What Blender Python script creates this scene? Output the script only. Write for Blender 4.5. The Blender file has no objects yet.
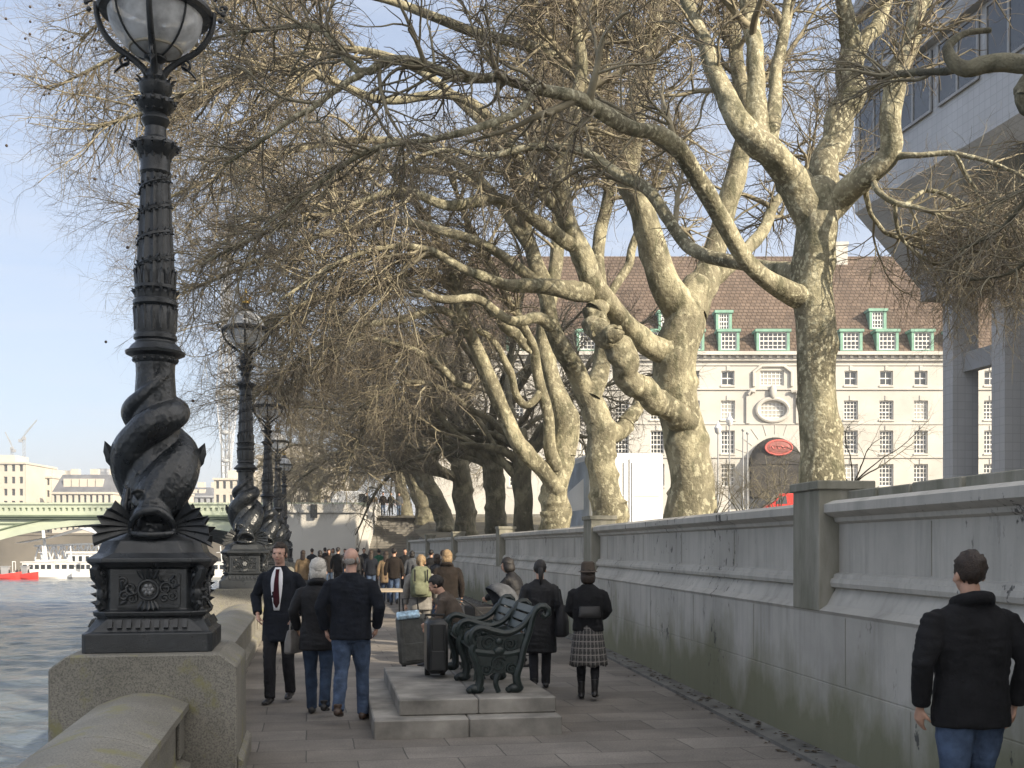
import bpy, bmesh, math, random
import numpy as np
from mathutils import Vector, Matrix, Quaternion
R = math.radians
F = 1100.0; CAMZ = 1.8; HV = 547.0
SC = bpy.context.scene
COL = SC.collection
RNG = random.Random(7)
def P(u, v, Y): return ((u-512.0)*Y/F, Y, CAMZ+(HV-v)*Y/F)
SLOPE = 0.186                                # the embankment runs along (-SLOPE, 1)
ANG = math.atan(SLOPE)

# ------------------------------------------------------------------ objects
def tag(o, label=None, cat=None, group=None, kind=None):
    if label: o['label'] = label
    if cat: o['category'] = cat
    if group: o['group'] = group
    if kind: o['kind'] = kind
    return o
def empty(name, loc=(0,0,0), rz=0.0, label=None, cat=None, group=None):
    o = bpy.data.objects.new(name, None); COL.objects.link(o)
    o.location = loc; o.rotation_euler = (0,0,rz); o.empty_display_size = .2
    return tag(o, label, cat, group)
def link(name, me, parent=None, loc=None, rz=None):
    o = bpy.data.objects.new(name, me); COL.objects.link(o)
    if parent is not None: o.parent = parent
    if loc is not None: o.location = loc
    if rz is not None: o.rotation_euler = (0,0,rz)
    return o
def kids(o): return [c for c in COL.objects if c.parent == o]
def copy_tree(o, parent=None, _map=None):
    if _map is None:
        _map = {}
        for c in COL.objects:
            if c.parent: _map.setdefault(c.parent.name, []).append(c)
    c = o.copy(); COL.objects.link(c)
    if parent is not None: c.parent = parent
    for ch in _map.get(o.name, []): copy_tree(ch, c, _map)
    return c

def np_mesh(name, V, Fq, mats=(), midx=None, smooth=True):
    """quads/tris in fixed-size array"""
    V = np.asarray(V, np.float32); Fq = np.asarray(Fq, np.int32)
    me = bpy.data.meshes.new(name)
    n, k = Fq.shape
    me.vertices.add(len(V)); me.vertices.foreach_set('co', V.ravel())
    me.loops.add(n*k); me.loops.foreach_set('vertex_index', Fq.ravel())
    me.polygons.add(n)
    me.polygons.foreach_set('loop_start', np.arange(0, n*k, k, dtype=np.int32))
    me.polygons.foreach_set('loop_total', np.full(n, k, np.int32))
    for m in mats: me.materials.append(m)
    if midx is not None: me.polygons.foreach_set('material_index', np.asarray(midx, np.int32))
    me.polygons.foreach_set('use_smooth', np.full(n, smooth, bool))
    me.update(calc_edges=True); me.validate()
    return me

class MB:
    def __init__(s): s.v=[]; s.f=[]; s.m=[]
    def add(s, vs, fs, m=0):
        b=len(s.v); s.v += [tuple(p) for p in vs]
        for f in fs: s.f.append(tuple(b+i for i in f)); s.m.append(m)
        return s
    def box(s, c, d, m=0, rz=0, rot=None):
        x,y,z=[k/2 for k in d]
        vs=[Vector((a*x,b*y,e*z)) for a in(-1,1) for b in(-1,1) for e in(-1,1)]
        M = rot if rot is not None else Matrix.Rotation(rz,3,'Z')
        vs=[M@p+Vector(c) for p in vs]
        return s.add(vs,[(0,1,3,2),(4,6,7,5),(0,4,5,1),(2,3,7,6),(0,2,6,4),(1,5,7,3)],m)
    def box2(s, a, b, m=0):
        return s.box([(p+q)/2 for p,q in zip(a,b)],[abs(q-p) for p,q in zip(a,b)],m)
    def bar(s, p, q, w, h=None, m=0):
        p=Vector(p); q=Vector(q); h=h or w
        d=q-p; L=d.length
        if L<1e-6: return s
        qt=d.to_track_quat('Y','Z').to_matrix()
        return s.box((p+q)/2,(w,L,h),m,rot=qt)
    def prism(s, poly, axis, a, b, m=0):
        """poly: 2-D outline; axis 'x','y','z' extrusion from a to b"""
        def mk(p,t):
            if axis=='x': return (t,p[0],p[1])
            if axis=='y': return (p[0],t,p[1])
            return (p[0],p[1],t)
        n=len(poly)
        vs=[mk(p,a) for p in poly]+[mk(p,b) for p in poly]
        fs=[tuple(range(n))[::-1],tuple(range(n,2*n))]+[(i,(i+1)%n,n+(i+1)%n,n+i) for i in range(n)]
        return s.add(vs,fs,m)
    def loft(s, rings, m=0, caps=True, closed=True):
        n=len(rings[0]); vs=[p for r in rings for p in r]; fs=[]
        for k in range(len(rings)-1):
            for i in range(n if closed else n-1):
                j=(i+1)%n
                fs.append((k*n+i,k*n+j,(k+1)*n+j,(k+1)*n+i))
        if caps and closed:
            fs.append(tuple(range(n))[::-1]); fs.append(tuple(range((len(rings)-1)*n,len(rings)*n)))
        return s.add(vs,fs,m)
    def lathe(s, prof, c=(0,0,0), n=24, m=0, caps=True, wob=None):
        rings=[]
        for r,z in prof:
            ring=[]
            for i in range(n):
                a=2*math.pi*i/n; rr=r*(1+(wob(a,z) if wob else 0))
                ring.append((c[0]+rr*math.cos(a),c[1]+rr*math.sin(a),c[2]+z))
            rings.append(ring)
        return s.loft(rings,m,caps)
    def tube(s, pts, rad, n=8, m=0, caps=True, ell=None, ref=None):
        """swept tube; ell scales the second axis; ref fixes the first axis"""
        pts=[Vector(p) for p in pts]; k=len(pts)
        if not hasattr(rad,'__len__'): rad=[rad]*k
        if ell is None: ell=[1.0]*k
        elif not hasattr(ell,'__len__'): ell=[ell]*k
        rings=[]; prev=None
        for i in range(k):
            t=(pts[min(i+1,k-1)]-pts[max(i-1,0)])
            t = t.normalized() if t.length>1e-9 else Vector((0,0,1))
            if ref is not None: a=Vector(ref)
            elif prev is None: a=Vector((1,0,0)) if abs(t.x)<.8 else Vector((0,1,0))
            else: a=prev
            a=(a-t*a.dot(t)); a = a.normalized() if a.length>1e-6 else t.orthogonal().normalized()
            prev=a; b=t.cross(a)
            rings.append([pts[i]+a*(rad[i]*math.cos(2*math.pi*j/n))+b*(rad[i]*ell[i]*math.sin(2*math.pi*j/n)) for j in range(n)])
        return s.loft(rings,m,caps)
    def ell(s, c, r, n=12, k=8, m=0, rot=None, fn=None):
        if not hasattr(r,'__len__'): r=(r,r,r)
        vs=[];
        for i in range(1,k):
            th=math.pi*i/k
            for j in range(n):
                ph=2*math.pi*j/n
                vs.append(Vector((math.sin(th)*math.cos(ph),math.sin(th)*math.sin(ph),math.cos(th))))
        vs.append(Vector((0,0,1))); vs.append(Vector((0,0,-1)))
        out=[]
        for p in vs:
            q=Vector((p.x*r[0],p.y*r[1],p.z*r[2]))
            if rot is not None: q=rot@q
            q=q+Vector(c)
            if fn: q=fn(q)
            out.append(q)
        fs=[]
        for i in range(k-2):
            for j in range(n):
                j2=(j+1)%n; fs.append((i*n+j,(i+1)*n+j,(i+1)*n+j2,i*n+j2))
        T=(k-1)*n; B=T+1
        for j in range(n):
            j2=(j+1)%n; fs.append((T,j,j2)); fs.append((B,(k-2)*n+j2,(k-2)*n+j))
        return s.add(out,fs,m)
    def mesh(s, name, mats, smooth=False, bevel=0):
        me=bpy.data.meshes.new(name); me.from_pydata(s.v,[],s.f)
        for m in (mats if isinstance(mats,(list,tuple)) else [mats]): me.materials.append(m)
        me.polygons.foreach_set('material_index',s.m)
        bm=bmesh.new(); bm.from_mesh(me); bmesh.ops.recalc_face_normals(bm,faces=bm.faces)
        if bevel:
            es=[e for e in bm.edges if len(e.link_faces)==2 and e.calc_face_angle(0)>.6]
            bmesh.ops.bevel(bm,geom=es,offset=bevel,segments=1,affect='EDGES',clamp_overlap=True)
        bm.to_mesh(me); bm.free()
        if smooth:
            me.polygons.foreach_set('use_smooth',[True]*len(me.polygons))
            if smooth!='all':
                try: me.set_sharp_from_angle(angle=R(38 if smooth is True else smooth))
                except Exception: pass
        me.update(); return me
    def build(s, name, mats, parent=None, loc=None, rz=None, smooth=False, bevel=0):
        return link(name, s.mesh(name,mats,smooth,bevel), parent, loc, rz)

from mathutils import noise as MN
def remesh(mb, voxel, mats, name, smooth=4, fac=.5, fold=0.0, seed=0):
    """grow one continuous skin from overlapping closed volumes"""
    me=mb.mesh(name,mats); o=bpy.data.objects.new('tmp',me); COL.objects.link(o)
    r=o.modifiers.new('r','REMESH'); r.mode='VOXEL'; r.voxel_size=voxel; r.adaptivity=0
    if smooth:
        q=o.modifiers.new('s','SMOOTH'); q.factor=fac; q.iterations=smooth
    dg=bpy.context.evaluated_depsgraph_get(); dg.update()
    out=bpy.data.meshes.new_from_object(o.evaluated_get(dg)); out.name=name
    bpy.data.objects.remove(o); bpy.data.meshes.remove(me)
    if fold:                                   # cloth creases
        sv=Vector((seed*3.7,seed*1.9,seed*5.3)); nr=[v.normal.copy() for v in out.vertices]
        for v,n_ in zip(out.vertices,nr):
            p=v.co; a=MN.noise(Vector((p.x*9,p.y*9,p.z*4.5))+sv); b=MN.noise(Vector((p.x*7+p.z*5,p.y*7,p.z*22))+sv*2); c_=MN.noise(Vector((p.x*30,p.y*30,p.z*12))+sv)
            v.co=p+n_*fold*(a*1.0-(1-abs(b)*2)*.55*max(0,.6+a)+c_*.3+.75)
    out.polygons.foreach_set('use_smooth',[True]*len(out.polygons))
    if not out.materials:
        for m in (mats if isinstance(mats,(list,tuple)) else [mats]): out.materials.append(m)
    return out

def catmull(pts, n):
    """n points along a Catmull-Rom curve through rows of pts (any number of columns)"""
    A=np.asarray(pts,float); 
    if len(A)==2: return A[0]+(A[1]-A[0])*np.linspace(0,1,n)[:,None]
    d=np.r_[0,np.cumsum(np.linalg.norm(np.diff(A[:,:3],axis=0),axis=1))]
    E=np.vstack([2*A[0]-A[1],A,2*A[-1]-A[-2]])
    out=[]
    for s in np.linspace(0,d[-1],n):
        i=min(np.searchsorted(d,s,side='right')-1,len(A)-2); t=(s-d[i])/max(d[i+1]-d[i],1e-9)
        p0,p1,p2,p3=E[i],E[i+1],E[i+2],E[i+3]
        out.append(.5*((2*p1)+(-p0+p2)*t+(2*p0-5*p1+4*p2-p3)*t*t+(-p0+3*p1-3*p2+p3)*t**3))
    return np.array(out)

# ------------------------------------------------------------------ materials
def nodes(name):
    m=bpy.data.materials.new(name); m.use_nodes=True; nt=m.node_tree
    return m, nt, nt.nodes['Principled BSDF']
def N(nt, t, **kw):
    n=nt.nodes.new(t)
    for k,v in kw.items():
        if k in n.inputs: n.inputs[k].default_value=v
        else: setattr(n,k,v)
    return n
def ramp(nt, fac, stops, interp='LINEAR'):
    r=nt.nodes.new('ShaderNodeValToRGB'); r.color_ramp.interpolation=interp
    e=r.color_ramp.elements
    while len(e)<len(stops): e.new(.5)
    for q,(p,c) in zip(e,stops):
        q.position=p; q.color=(*c,1) if hasattr(c,'__len__') else (c,c,c,1)
    nt.links.new(fac,r.inputs[0]); return r.outputs[0]
def mix(nt, fac, a, b, mode='MIX'):
    n=nt.nodes.new('ShaderNodeMix'); n.data_type='RGBA'; n.blend_type=mode
    def put(s,v):
        if hasattr(v,'links'): nt.links.new(v,s)
        elif hasattr(v,'__len__'): s.default_value=(*v,1)
        else: s.default_value=v
    put(n.inputs[0],fac); put(n.inputs[6],a); put(n.inputs[7],b); return n.outputs[2]
def coords(nt, scale=(1,1,1), rot=(0,0,0), kind='Object'):
    tc=nt.nodes.new('ShaderNodeTexCoord'); mp=nt.nodes.new('ShaderNodeMapping')
    mp.inputs['Scale'].default_value=scale; mp.inputs['Rotation'].default_value=rot
    nt.links.new(tc.outputs[kind],mp.inputs[0]); return mp.outputs[0]
def noise(nt, vec, scale, detail=4, rough=.55, dist=0):
    n=N(nt,'ShaderNodeTexNoise',Scale=scale,Detail=detail,Roughness=rough,Distortion=dist)
    nt.links.new(vec,n.inputs['Vector']); return n.outputs[0]
def bump(nt, bs, h, strength=.3, dist=.01):
    b=N(nt,'ShaderNodeBump',Strength=strength,Distance=dist); nt.links.new(h,b.inputs['Height']); nt.links.new(b.outputs[0],bs.inputs['Normal']); return b
def mat(name, col, rough=.7, var=.18, scale=6, metal=0, bmp=.15, bdist=.004, spec=.5, fine=60):
    m,nt,bs=nodes(name); c=coords(nt)
    n1=noise(nt,c,scale,5)
    lo=[k*(1-var*1.6) for k in col]; hi=[min(1,k*(1+var)) for k in col]
    nt.links.new(ramp(nt,n1,[(.3,lo),(.72,hi)]),bs.inputs['Base Color'])
    bs.inputs['Roughness'].default_value=rough; bs.inputs['Metallic'].default_value=metal
    bs.inputs['Specular IOR Level'].default_value=spec
    if bmp: bump(nt,bs,noise(nt,c,fine,4),bmp,bdist)
    return m
# ------------------------------------------------------------------ specific materials
M={}
def m_granite():
    m,nt,bs=nodes('granite'); c=coords(nt)
    big=noise(nt,c,1.3,5); sp=noise(nt,c,90,2,.6)
    a=ramp(nt,big,[(.3,(.145,.138,.118)),(.7,(.235,.224,.195))])
    b=ramp(nt,sp,[(.36,(.62,.62,.62)),(.5,(1,1,1)),(.64,(1.22,1.2,1.15))])
    col=mix(nt,1.0,a,b,'MULTIPLY')
    li=ramp(nt,noise(nt,c,3.2,6,.65),[(.56,0.0),(.66,1.0)])
    col=mix(nt,li,col,(.20,.19,.10))
    nt.links.new(col,bs.inputs['Base Color']); bs.inputs['Roughness'].default_value=.82
    bump(nt,bs,noise(nt,c,70,5),.25,.006); return m
M['granite']=m_granite()
def m_wall():
    m,nt,bs=nodes('promenade_wall_stone'); c=coords(nt)
    base=ramp(nt,noise(nt,c,.9,6,.6),[(.25,(.32,.305,.275)),(.55,(.44,.42,.38)),(.8,(.53,.505,.46))])
    cs=coords(nt,(2.6,2.6,.28)); st=noise(nt,cs,2.2,6,.65)
    col=mix(nt,ramp(nt,st,[(.48,0.0),(.78,.55)]),base,(.17,.165,.145))
    tc=nt.nodes.new('ShaderNodeTexCoord'); sx=nt.nodes.new('ShaderNodeSeparateXYZ'); nt.links.new(tc.outputs['Object'],sx.inputs[0])
    # algae creeping up from the foot in uneven tongues
    mr=N(nt,'ShaderNodeMapRange'); mr.inputs['From Min'].default_value=0; mr.inputs['From Max'].default_value=1.45
    mr.inputs['To Min'].default_value=.36; mr.inputs['To Max'].default_value=-.30; nt.links.new(sx.outputs[2],mr.inputs['Value'])
    ad=N(nt,'ShaderNodeMath',operation='ADD'); nt.links.new(mr.outputs[0],ad.inputs[0]); nt.links.new(noise(nt,coords(nt,(1,1,.6)),1.1,6,.62),ad.inputs[1])
    col=mix(nt,ramp(nt,ad.outputs[0],[(.43,0.0),(.72,.88)]),col,(.155,.155,.085))
    # soot spots
    v=noise(nt,coords(nt,(1,1,.55)),7,4,.7); g=noise(nt,c,.55,2)
    mm=N(nt,'ShaderNodeMath',operation='MULTIPLY'); nt.links.new(ramp(nt,v,[(.60,0.0),(.64,.9)]),mm.inputs[0]); nt.links.new(ramp(nt,g,[(.50,0.0),(.56,1.0)]),mm.inputs[1])
    col=mix(nt,mm.outputs[0],col,(.05,.05,.048))
    nt.links.new(col,bs.inputs['Base Color']); bs.inputs['Roughness'].default_value=.85
    bump(nt,bs,noise(nt,c,40,6),.22,.006); return m
M['wall']=m_wall()
def m_pier():
    m,nt,bs=nodes('mossy_pier_stone'); c=coords(nt)
    base=ramp(nt,noise(nt,coords(nt,(2,2,.5)),2.2,6,.62),[(.3,(.14,.138,.10)),(.55,(.245,.235,.195)),(.8,(.36,.345,.30))])
    nt.links.new(base,bs.inputs['Base Color']); bs.inputs['Roughness'].default_value=.88
    bump(nt,bs,noise(nt,c,40,6),.25,.006); return m
M['pier']=m_pier()
def m_paving():
    m,nt,bs=nodes('paving'); c=coords(nt)
    br=N(nt,'ShaderNodeTexBrick',Scale=1.0); br.offset=.5; br.offset_frequency=2; br.squash=1.0
    br.inputs['Mortar Size'].default_value=.007; br.inputs['Mortar Smooth'].default_value=.3; br.inputs['Bias'].default_value=0
    br.inputs['Brick Width'].default_value=.85; br.inputs['Row Height'].default_value=.55
    br.inputs['Color1'].default_value=(.15,.135,.118,1); br.inputs['Color2'].default_value=(.225,.205,.182,1); br.inputs['Mortar'].default_value=(.08,.075,.068,1)
    w=N(nt,'ShaderNodeVectorMath',operation='ADD'); nz=N(nt,'ShaderNodeTexNoise',Scale=3.0,Detail=3)
    sc=N(nt,'ShaderNodeVectorMath',operation='SCALE'); sc.inputs['Scale'].default_value=.02
    nt.links.new(c,nz.inputs['Vector']); nt.links.new(nz.outputs[1],sc.inputs[0]); nt.links.new(c,w.inputs[0]); nt.links.new(sc.outputs[0],w.inputs[1])
    nt.links.new(w.outputs[0],br.inputs['Vector'])
    a=ramp(nt,noise(nt,c,1.1,6,.62),[(.3,(.62,.62,.62)),(.7,(1.22,1.2,1.18))])
    b=ramp(nt,noise(nt,c,55,3,.7),[(.35,(.75,.75,.75)),(.65,(1.2,1.2,1.2))])
    col=mix(nt,1.0,mix(nt,1.0,br.outputs[0],a,'MULTIPLY'),b,'MULTIPLY')
    gum=ramp(nt,noise(nt,c,14,1,.3),[(.76,0.0),(.78,.8)])
    col=mix(nt,gum,col,(.09,.085,.08))
    nt.links.new(col,bs.inputs['Base Color']); bs.inputs['Roughness'].default_value=.8
    h=mix(nt,.25,br.outputs[1],noise(nt,c,25,5)); b2=bump(nt,bs,h,.5,.006); b2.invert=True; return m
M['paving']=m_paving()
def m_water():
    m,nt,bs=nodes('river_water'); c=coords(nt)
    bs.inputs['Base Color'].default_value=(.035,.05,.06,1); bs.inputs['Roughness'].default_value=.12; bs.inputs['IOR'].default_value=1.33
    nt.links.new(ramp(nt,noise(nt,coords(nt,(.02,.05,1)),1,4),[(.35,(.095,.12,.14)),(.7,(.15,.17,.185))]),bs.inputs['Base Color'])
    w1=noise(nt,coords(nt,(.75,1.0,1),(0,0,.25)),2.4,5,.6,.4); w2=noise(nt,coords(nt,(.8,1.6,1),(0,0,-.3)),.23,3,.5)
    a=N(nt,'ShaderNodeMath',operation='MULTIPLY_ADD'); nt.links.new(w2,a.inputs[0]); a.inputs[1].default_value=.8; nt.links.new(w1,a.inputs[2])
    bump(nt,bs,a.outputs[0],.8,.16); return m
M['water']=m_water()
def m_bark(name, pscale=8, plo=.54, pamt=.5, dark=1.0):
    m,nt,bs=nodes(name); c=coords(nt)
    base=ramp(nt,noise(nt,coords(nt,(1,1,.5)),1.7,7,.66),[(.30,tuple(dark*k for k in (.065,.06,.038))),(.5,tuple(dark*k for k in (.185,.168,.112))),(.72,tuple(dark*k for k in (.33,.30,.21)))])
    big=ramp(nt,noise(nt,coords(nt,(1,1,.6)),1.3,5,.6,.6),[(.50,0.0),(.60,.75)])
    col=mix(nt,big,base,tuple(dark*k for k in (.38,.35,.235)))
    pt=ramp(nt,noise(nt,coords(nt,(1,1,.75)),pscale,4,.55,.3),[(plo,0.0),(plo+.07,pamt)])
    col=mix(nt,pt,col,tuple(dark*k for k in (.55,.52,.37)))
    p2=ramp(nt,noise(nt,coords(nt,(1.1,1.1,.5)),3.6,5,.6,.4),[(.52,0.0),(.64,.8)])
    col=mix(nt,p2,col,tuple(dark*k for k in (.10,.098,.058)))
    nt.links.new(col,bs.inputs['Base Color']); bs.inputs['Roughness'].default_value=.88
    h=mix(nt,.4,noise(nt,c,14,6,.65),noise(nt,coords(nt,(1,1,.35)),5,5,.6)); bump(nt,bs,h,.9,.09); return m
M['bark']=m_bark('plane_bark'); M['bark_pale']=m_bark('mottled_plane_bark',17,.53,.75,1.0); M['bark_dark']=m_bark('dark_plane_bark',9,.62,.4,.62)  # bark_dark: the same bark with every tone scaled darker
M['branch']=mat('branch_bark',(.25,.22,.15),.85,.3,3,bmp=.3,bdist=.01)
M['twig']=mat('twig_bark',(.18,.152,.112),.8,.3,1.2,bmp=0)
M['twig_grey']=mat('grey_twig_bark',(.17,.148,.115),.8,.3,1.2,bmp=0)
M['seed']=mat('seed_ball',(.06,.042,.028),.9,.2,30,bmp=.3)
def m_iron():
    m,nt,bs=nodes('black_iron_paint'); c=coords(nt)
    col=ramp(nt,noise(nt,c,5,6,.65),[(.3,(.010,.0115,.013)),(.6,(.020,.023,.026)),(.8,(.045,.05,.054))])
    nt.links.new(col,bs.inputs['Base Color'])
    nt.links.new(ramp(nt,noise(nt,c,11,5),[(.3,.24),(.7,.5)]),bs.inputs['Roughness'])
    h=mix(nt,.5,noise(nt,c,24,6,.6),noise(nt,c,90,3)); bump(nt,bs,h,.5,.009); return m
M['iron']=m_iron()
def m_scales():
    m,nt,bs=nodes('scaled_black_iron'); c=coords(nt)
    col=ramp(nt,noise(nt,c,6,6,.65),[(.3,(.009,.0105,.012)),(.6,(.018,.021,.024)),(.8,(.05,.054,.057))]); nt.links.new(col,bs.inputs['Base Color'])
    nt.links.new(ramp(nt,noise(nt,c,12,5),[(.3,.2),(.7,.45)]),bs.inputs['Roughness'])
    v=N(nt,'ShaderNodeTexVoronoi',Scale=26.0); nt.links.new(c,v.inputs['Vector'])
    h=mix(nt,.45,v.outputs['Distance'],noise(nt,c,18,6,.6)); b=bump(nt,bs,h,.55,.014); return m
M['scales']=m_scales()
M['iron_grey']=mat('worn_grey_iron',(.16,.165,.17),.55,.35,60,bmp=.4)
M['bench_iron']=mat('bench_iron',(.012,.02,.019),.42,.3,14,bmp=.2)
M['slat']=mat('painted_bench_slat',(.02,.03,.028),.42,.3,8,bmp=.1)
M['gold']=mat('gilt',(.55,.36,.08),.35,.25,12,metal=.85,bmp=.2)
def m_glass():
    m,nt,bs=nodes('lamp_glass'); bs.inputs['Base Color'].default_value=(.86,.88,.9,1)
    bs.inputs['Roughness'].default_value=.06; bs.inputs['IOR'].default_value=1.02
    c=coords(nt); nt.links.new(ramp(nt,noise(nt,c,5,5),[(.35,.3),(.7,.74)]),bs.inputs['Transmission Weight'])
    bs.inputs['Specular IOR Level'].default_value=.6; return m
M['globe']=m_glass()
M['opal']=mat('milky_lamp_glass',(.7,.71,.72),.25,.08,4,bmp=0)
M['diffuser']=mat('lamp_tray',(.42,.38,.3),.6,.1,8,bmp=0)
M['bridge']=mat('pale_green_bridge_paint',(.45,.50,.39),.6,.10,.35,bmp=0)
M['bridge_dark']=mat('green_grey_bridge_paint',(.16,.20,.14),.6,.12,.4,bmp=0)
M['dark_iron']=mat('dark_girder_paint',(.16,.17,.155),.7,.15,.5,bmp=0)  # dark grey paint of the bridge girders and the soffit vent
M['portland']=mat('portland_stone',(.50,.483,.445),.85,.10,.25,bmp=.1,fine=8,bdist=.02)
M['portland_far']=mat('pale_limestone',(.52,.48,.41),.85,.08,.15,bmp=0)
M['stone_step']=mat('step_stone',(.22,.205,.18),.85,.2,1.2,bmp=.2)
M['plinth']=mat('grey_plinth_stone',(.25,.235,.21),.8,.36,2.6,bmp=.3,fine=90)
def m_tiles():
    m,nt,bs=nodes('clay_roof_tiles'); c=coords(nt,kind='UV')
    br=N(nt,'ShaderNodeTexBrick',Scale=1.0); br.inputs['Mortar Size'].default_value=.05; br.inputs['Brick Width'].default_value=.55; br.inputs['Row Height'].default_value=.45
    br.inputs['Color1'].default_value=(.10,.07,.05,1); br.inputs['Color2'].default_value=(.155,.112,.082,1); br.inputs['Mortar'].default_value=(.05,.03,.02,1)
    nt.links.new(c,br.inputs['Vector'])
    a=ramp(nt,noise(nt,coords(nt),.25,5),[(.3,(.75,.75,.75)),(.7,(1.2,1.2,1.2))])
    nt.links.new(mix(nt,1.0,br.outputs[0],a,'MULTIPLY'),bs.inputs['Base Color']); bs.inputs['Roughness'].default_value=.85
    b=bump(nt,bs,br.outputs[1],.6,.06); b.invert=True; return m
M['tiles']=m_tiles()
M['copper']=mat('green_copper',(.20,.37,.285),.7,.2,.8,bmp=0)
M['white_paint']=mat('white_paint',(.74,.73,.70),.5,.04,4,bmp=0)
M['pane']=mat('window_glass',(.035,.04,.045),.08,.3,.4,bmp=0,spec=.8)
M['pane_blind']=mat('blind_behind_glass',(.34,.33,.30),.2,.1,.4,bmp=0,spec=.8)
def m_hospital():
    m,nt,bs=nodes('pale_tile_cladding'); c=coords(nt)
    sx=nt.nodes.new('ShaderNodeSeparateXYZ'); nt.links.new(c,sx.inputs[0])
    ax=N(nt,'ShaderNodeMath',operation='ADD'); nt.links.new(sx.outputs[0],ax.inputs[0]); nt.links.new(sx.outputs[1],ax.inputs[1])
    cm=nt.nodes.new('ShaderNodeCombineXYZ'); nt.links.new(ax.outputs[0],cm.inputs[0]); nt.links.new(sx.outputs[2],cm.inputs[1])
    br=N(nt,'ShaderNodeTexBrick',Scale=1.0); br.offset=0.0; br.inputs['Mortar Size'].default_value=.012; br.inputs['Brick Width'].default_value=.3; br.inputs['Row Height'].default_value=.3
    br.inputs['Color1'].default_value=(.44,.455,.48,1); br.inputs['Color2'].default_value=(.475,.49,.515,1); br.inputs['Mortar'].default_value=(.36,.375,.40,1)
    nt.links.new(cm.outputs[0],br.inputs['Vector'])
    a=ramp(nt,noise(nt,coords(nt,(1,1,.3)),.5,5),[(.3,(.82,.82,.82)),(.7,(1.06,1.06,1.06))])
    nt.links.new(mix(nt,1.0,br.outputs[0],a,'MULTIPLY'),bs.inputs['Base Color']); bs.inputs['Roughness'].default_value=.45; return m
M['hospital']=m_hospital()
M['soffit']=mat('grey_concrete',(.33,.345,.37),.8,.12,.8,bmp=.15)
M['asphalt']=mat('asphalt',(.05,.05,.05),.9,.25,2,bmp=.2)
M['earth']=mat('bare_earth',(.12,.105,.07),.95,.35,.7,bmp=.4,fine=14,bdist=.03)
M['mud']=mat('river_bed_mud',(.10,.085,.06),.9,.2,.3,bmp=0)
M['kerb']=mat('kerb_stone',(.17,.165,.15),.85,.3,2.5,bmp=.2)
M['white_body']=mat('white_vehicle_paint',(.74,.75,.76),.3,.03,1,bmp=0)
M['blue_panel']=mat('pale_blue_vehicle_graphic',(.33,.40,.50),.4,.25,1.2,bmp=0)
M['red_paint']=mat('red_paint',(.55,.035,.025),.35,.1,2,bmp=0)
M['rubber']=mat('black_rubber',(.015,.015,.015),.8,.2,10,bmp=0)
M['sign_red']=mat('faded_red_sign',(.30,.10,.085),.5,.08,3,bmp=0)
M['sign_pink']=mat('red_lettering',(.62,.13,.11),.5,.05,3,bmp=0)
M['awning']=mat('black_awning_cloth',(.028,.026,.024),.8,.2,1,bmp=0)
M['steel']=mat('white_steel',(.68,.69,.70),.45,.05,1,bmp=0)
M['grey_steel']=mat('grey_steel',(.30,.31,.32),.5,.1,1,bmp=0)
def cloth(name,col,var=.25,rough=.9,bmp=.5,scale=9): return mat(name,col,rough,var,scale,bmp=bmp,fine=38,bdist=.012,spec=.25)
M['skin']=mat('skin',(.46,.27,.19),.55,.12,16,bmp=.1); M['skin_pink']=mat('pink_skin',(.50,.30,.23),.5,.12,16,bmp=.1)
M['black_wool']=cloth('black_wool',(.011,.011,.0125)); M['navy']=cloth('navy_cloth',(.010,.0125,.019)); M['black_nylon']=cloth('black_quilted_nylon',(.012,.012,.014),rough=.6)
M['jeans']=cloth('blue_denim',(.062,.092,.155),.35); M['jeans_dark']=cloth('dark_denim',(.035,.055,.095),.3); M['charcoal']=cloth('charcoal_trousers',(.018,.018,.021))
M['grey_marl']=cloth('grey_marl',(.20,.19,.175)); M['khaki']=cloth('green_canvas',(.155,.165,.105),.3); M['brown_coat']=cloth('brown_coat',(.018,.0135,.011)); M['tan']=cloth('tan_coat',(.21,.15,.09))
M['hat_felt']=cloth('brown_grey_felt',(.085,.067,.054)); M['white_shirt']=cloth('white_shirt',(.74,.74,.77),.04,bmp=.2); M['tie']=cloth('dark_red_tie',(.045,.007,.012),.3); M['scarf_blue']=cloth('pale_blue_scarf',(.27,.47,.58),.15)
M['green_top']=cloth('green_top',(.02,.11,.065)); M['grey_cloth']=cloth('slate_cloth',(.075,.08,.09)); M['leather_grey']=mat('grey_leather',(.17,.16,.15),.55,.2,10)
M['boots']=mat('black_leather',(.012,.011,.011),.45,.25,20); M['brown_shoe']=mat('brown_leather',(.055,.032,.02),.5,.25,20)
M['hair_brown']=mat('brown_hair',(.032,.019,.012),.6,.4,60,bmp=.8,fine=110,bdist=.01); M['hair_dark']=mat('dark_hair',(.014,.011,.010),.55,.4,60,bmp=.8,fine=110,bdist=.01)
M['hair_white']=mat('white_hair',(.56,.53,.48),.65,.18,60,bmp=.8,fine=110,bdist=.01); M['hair_blond']=mat('blond_hair',(.25,.17,.09),.6,.35,60,bmp=.8,fine=110,bdist=.01); M['hair_grey']=mat('grey_hair',(.26,.24,.22),.7,.25,60,bmp=.6)
M['eye']=mat('dark_eye',(.02,.015,.012),.3,0,5,bmp=0); M['lip']=mat('lip',(.30,.12,.10),.5,0,5,bmp=0)
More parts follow.
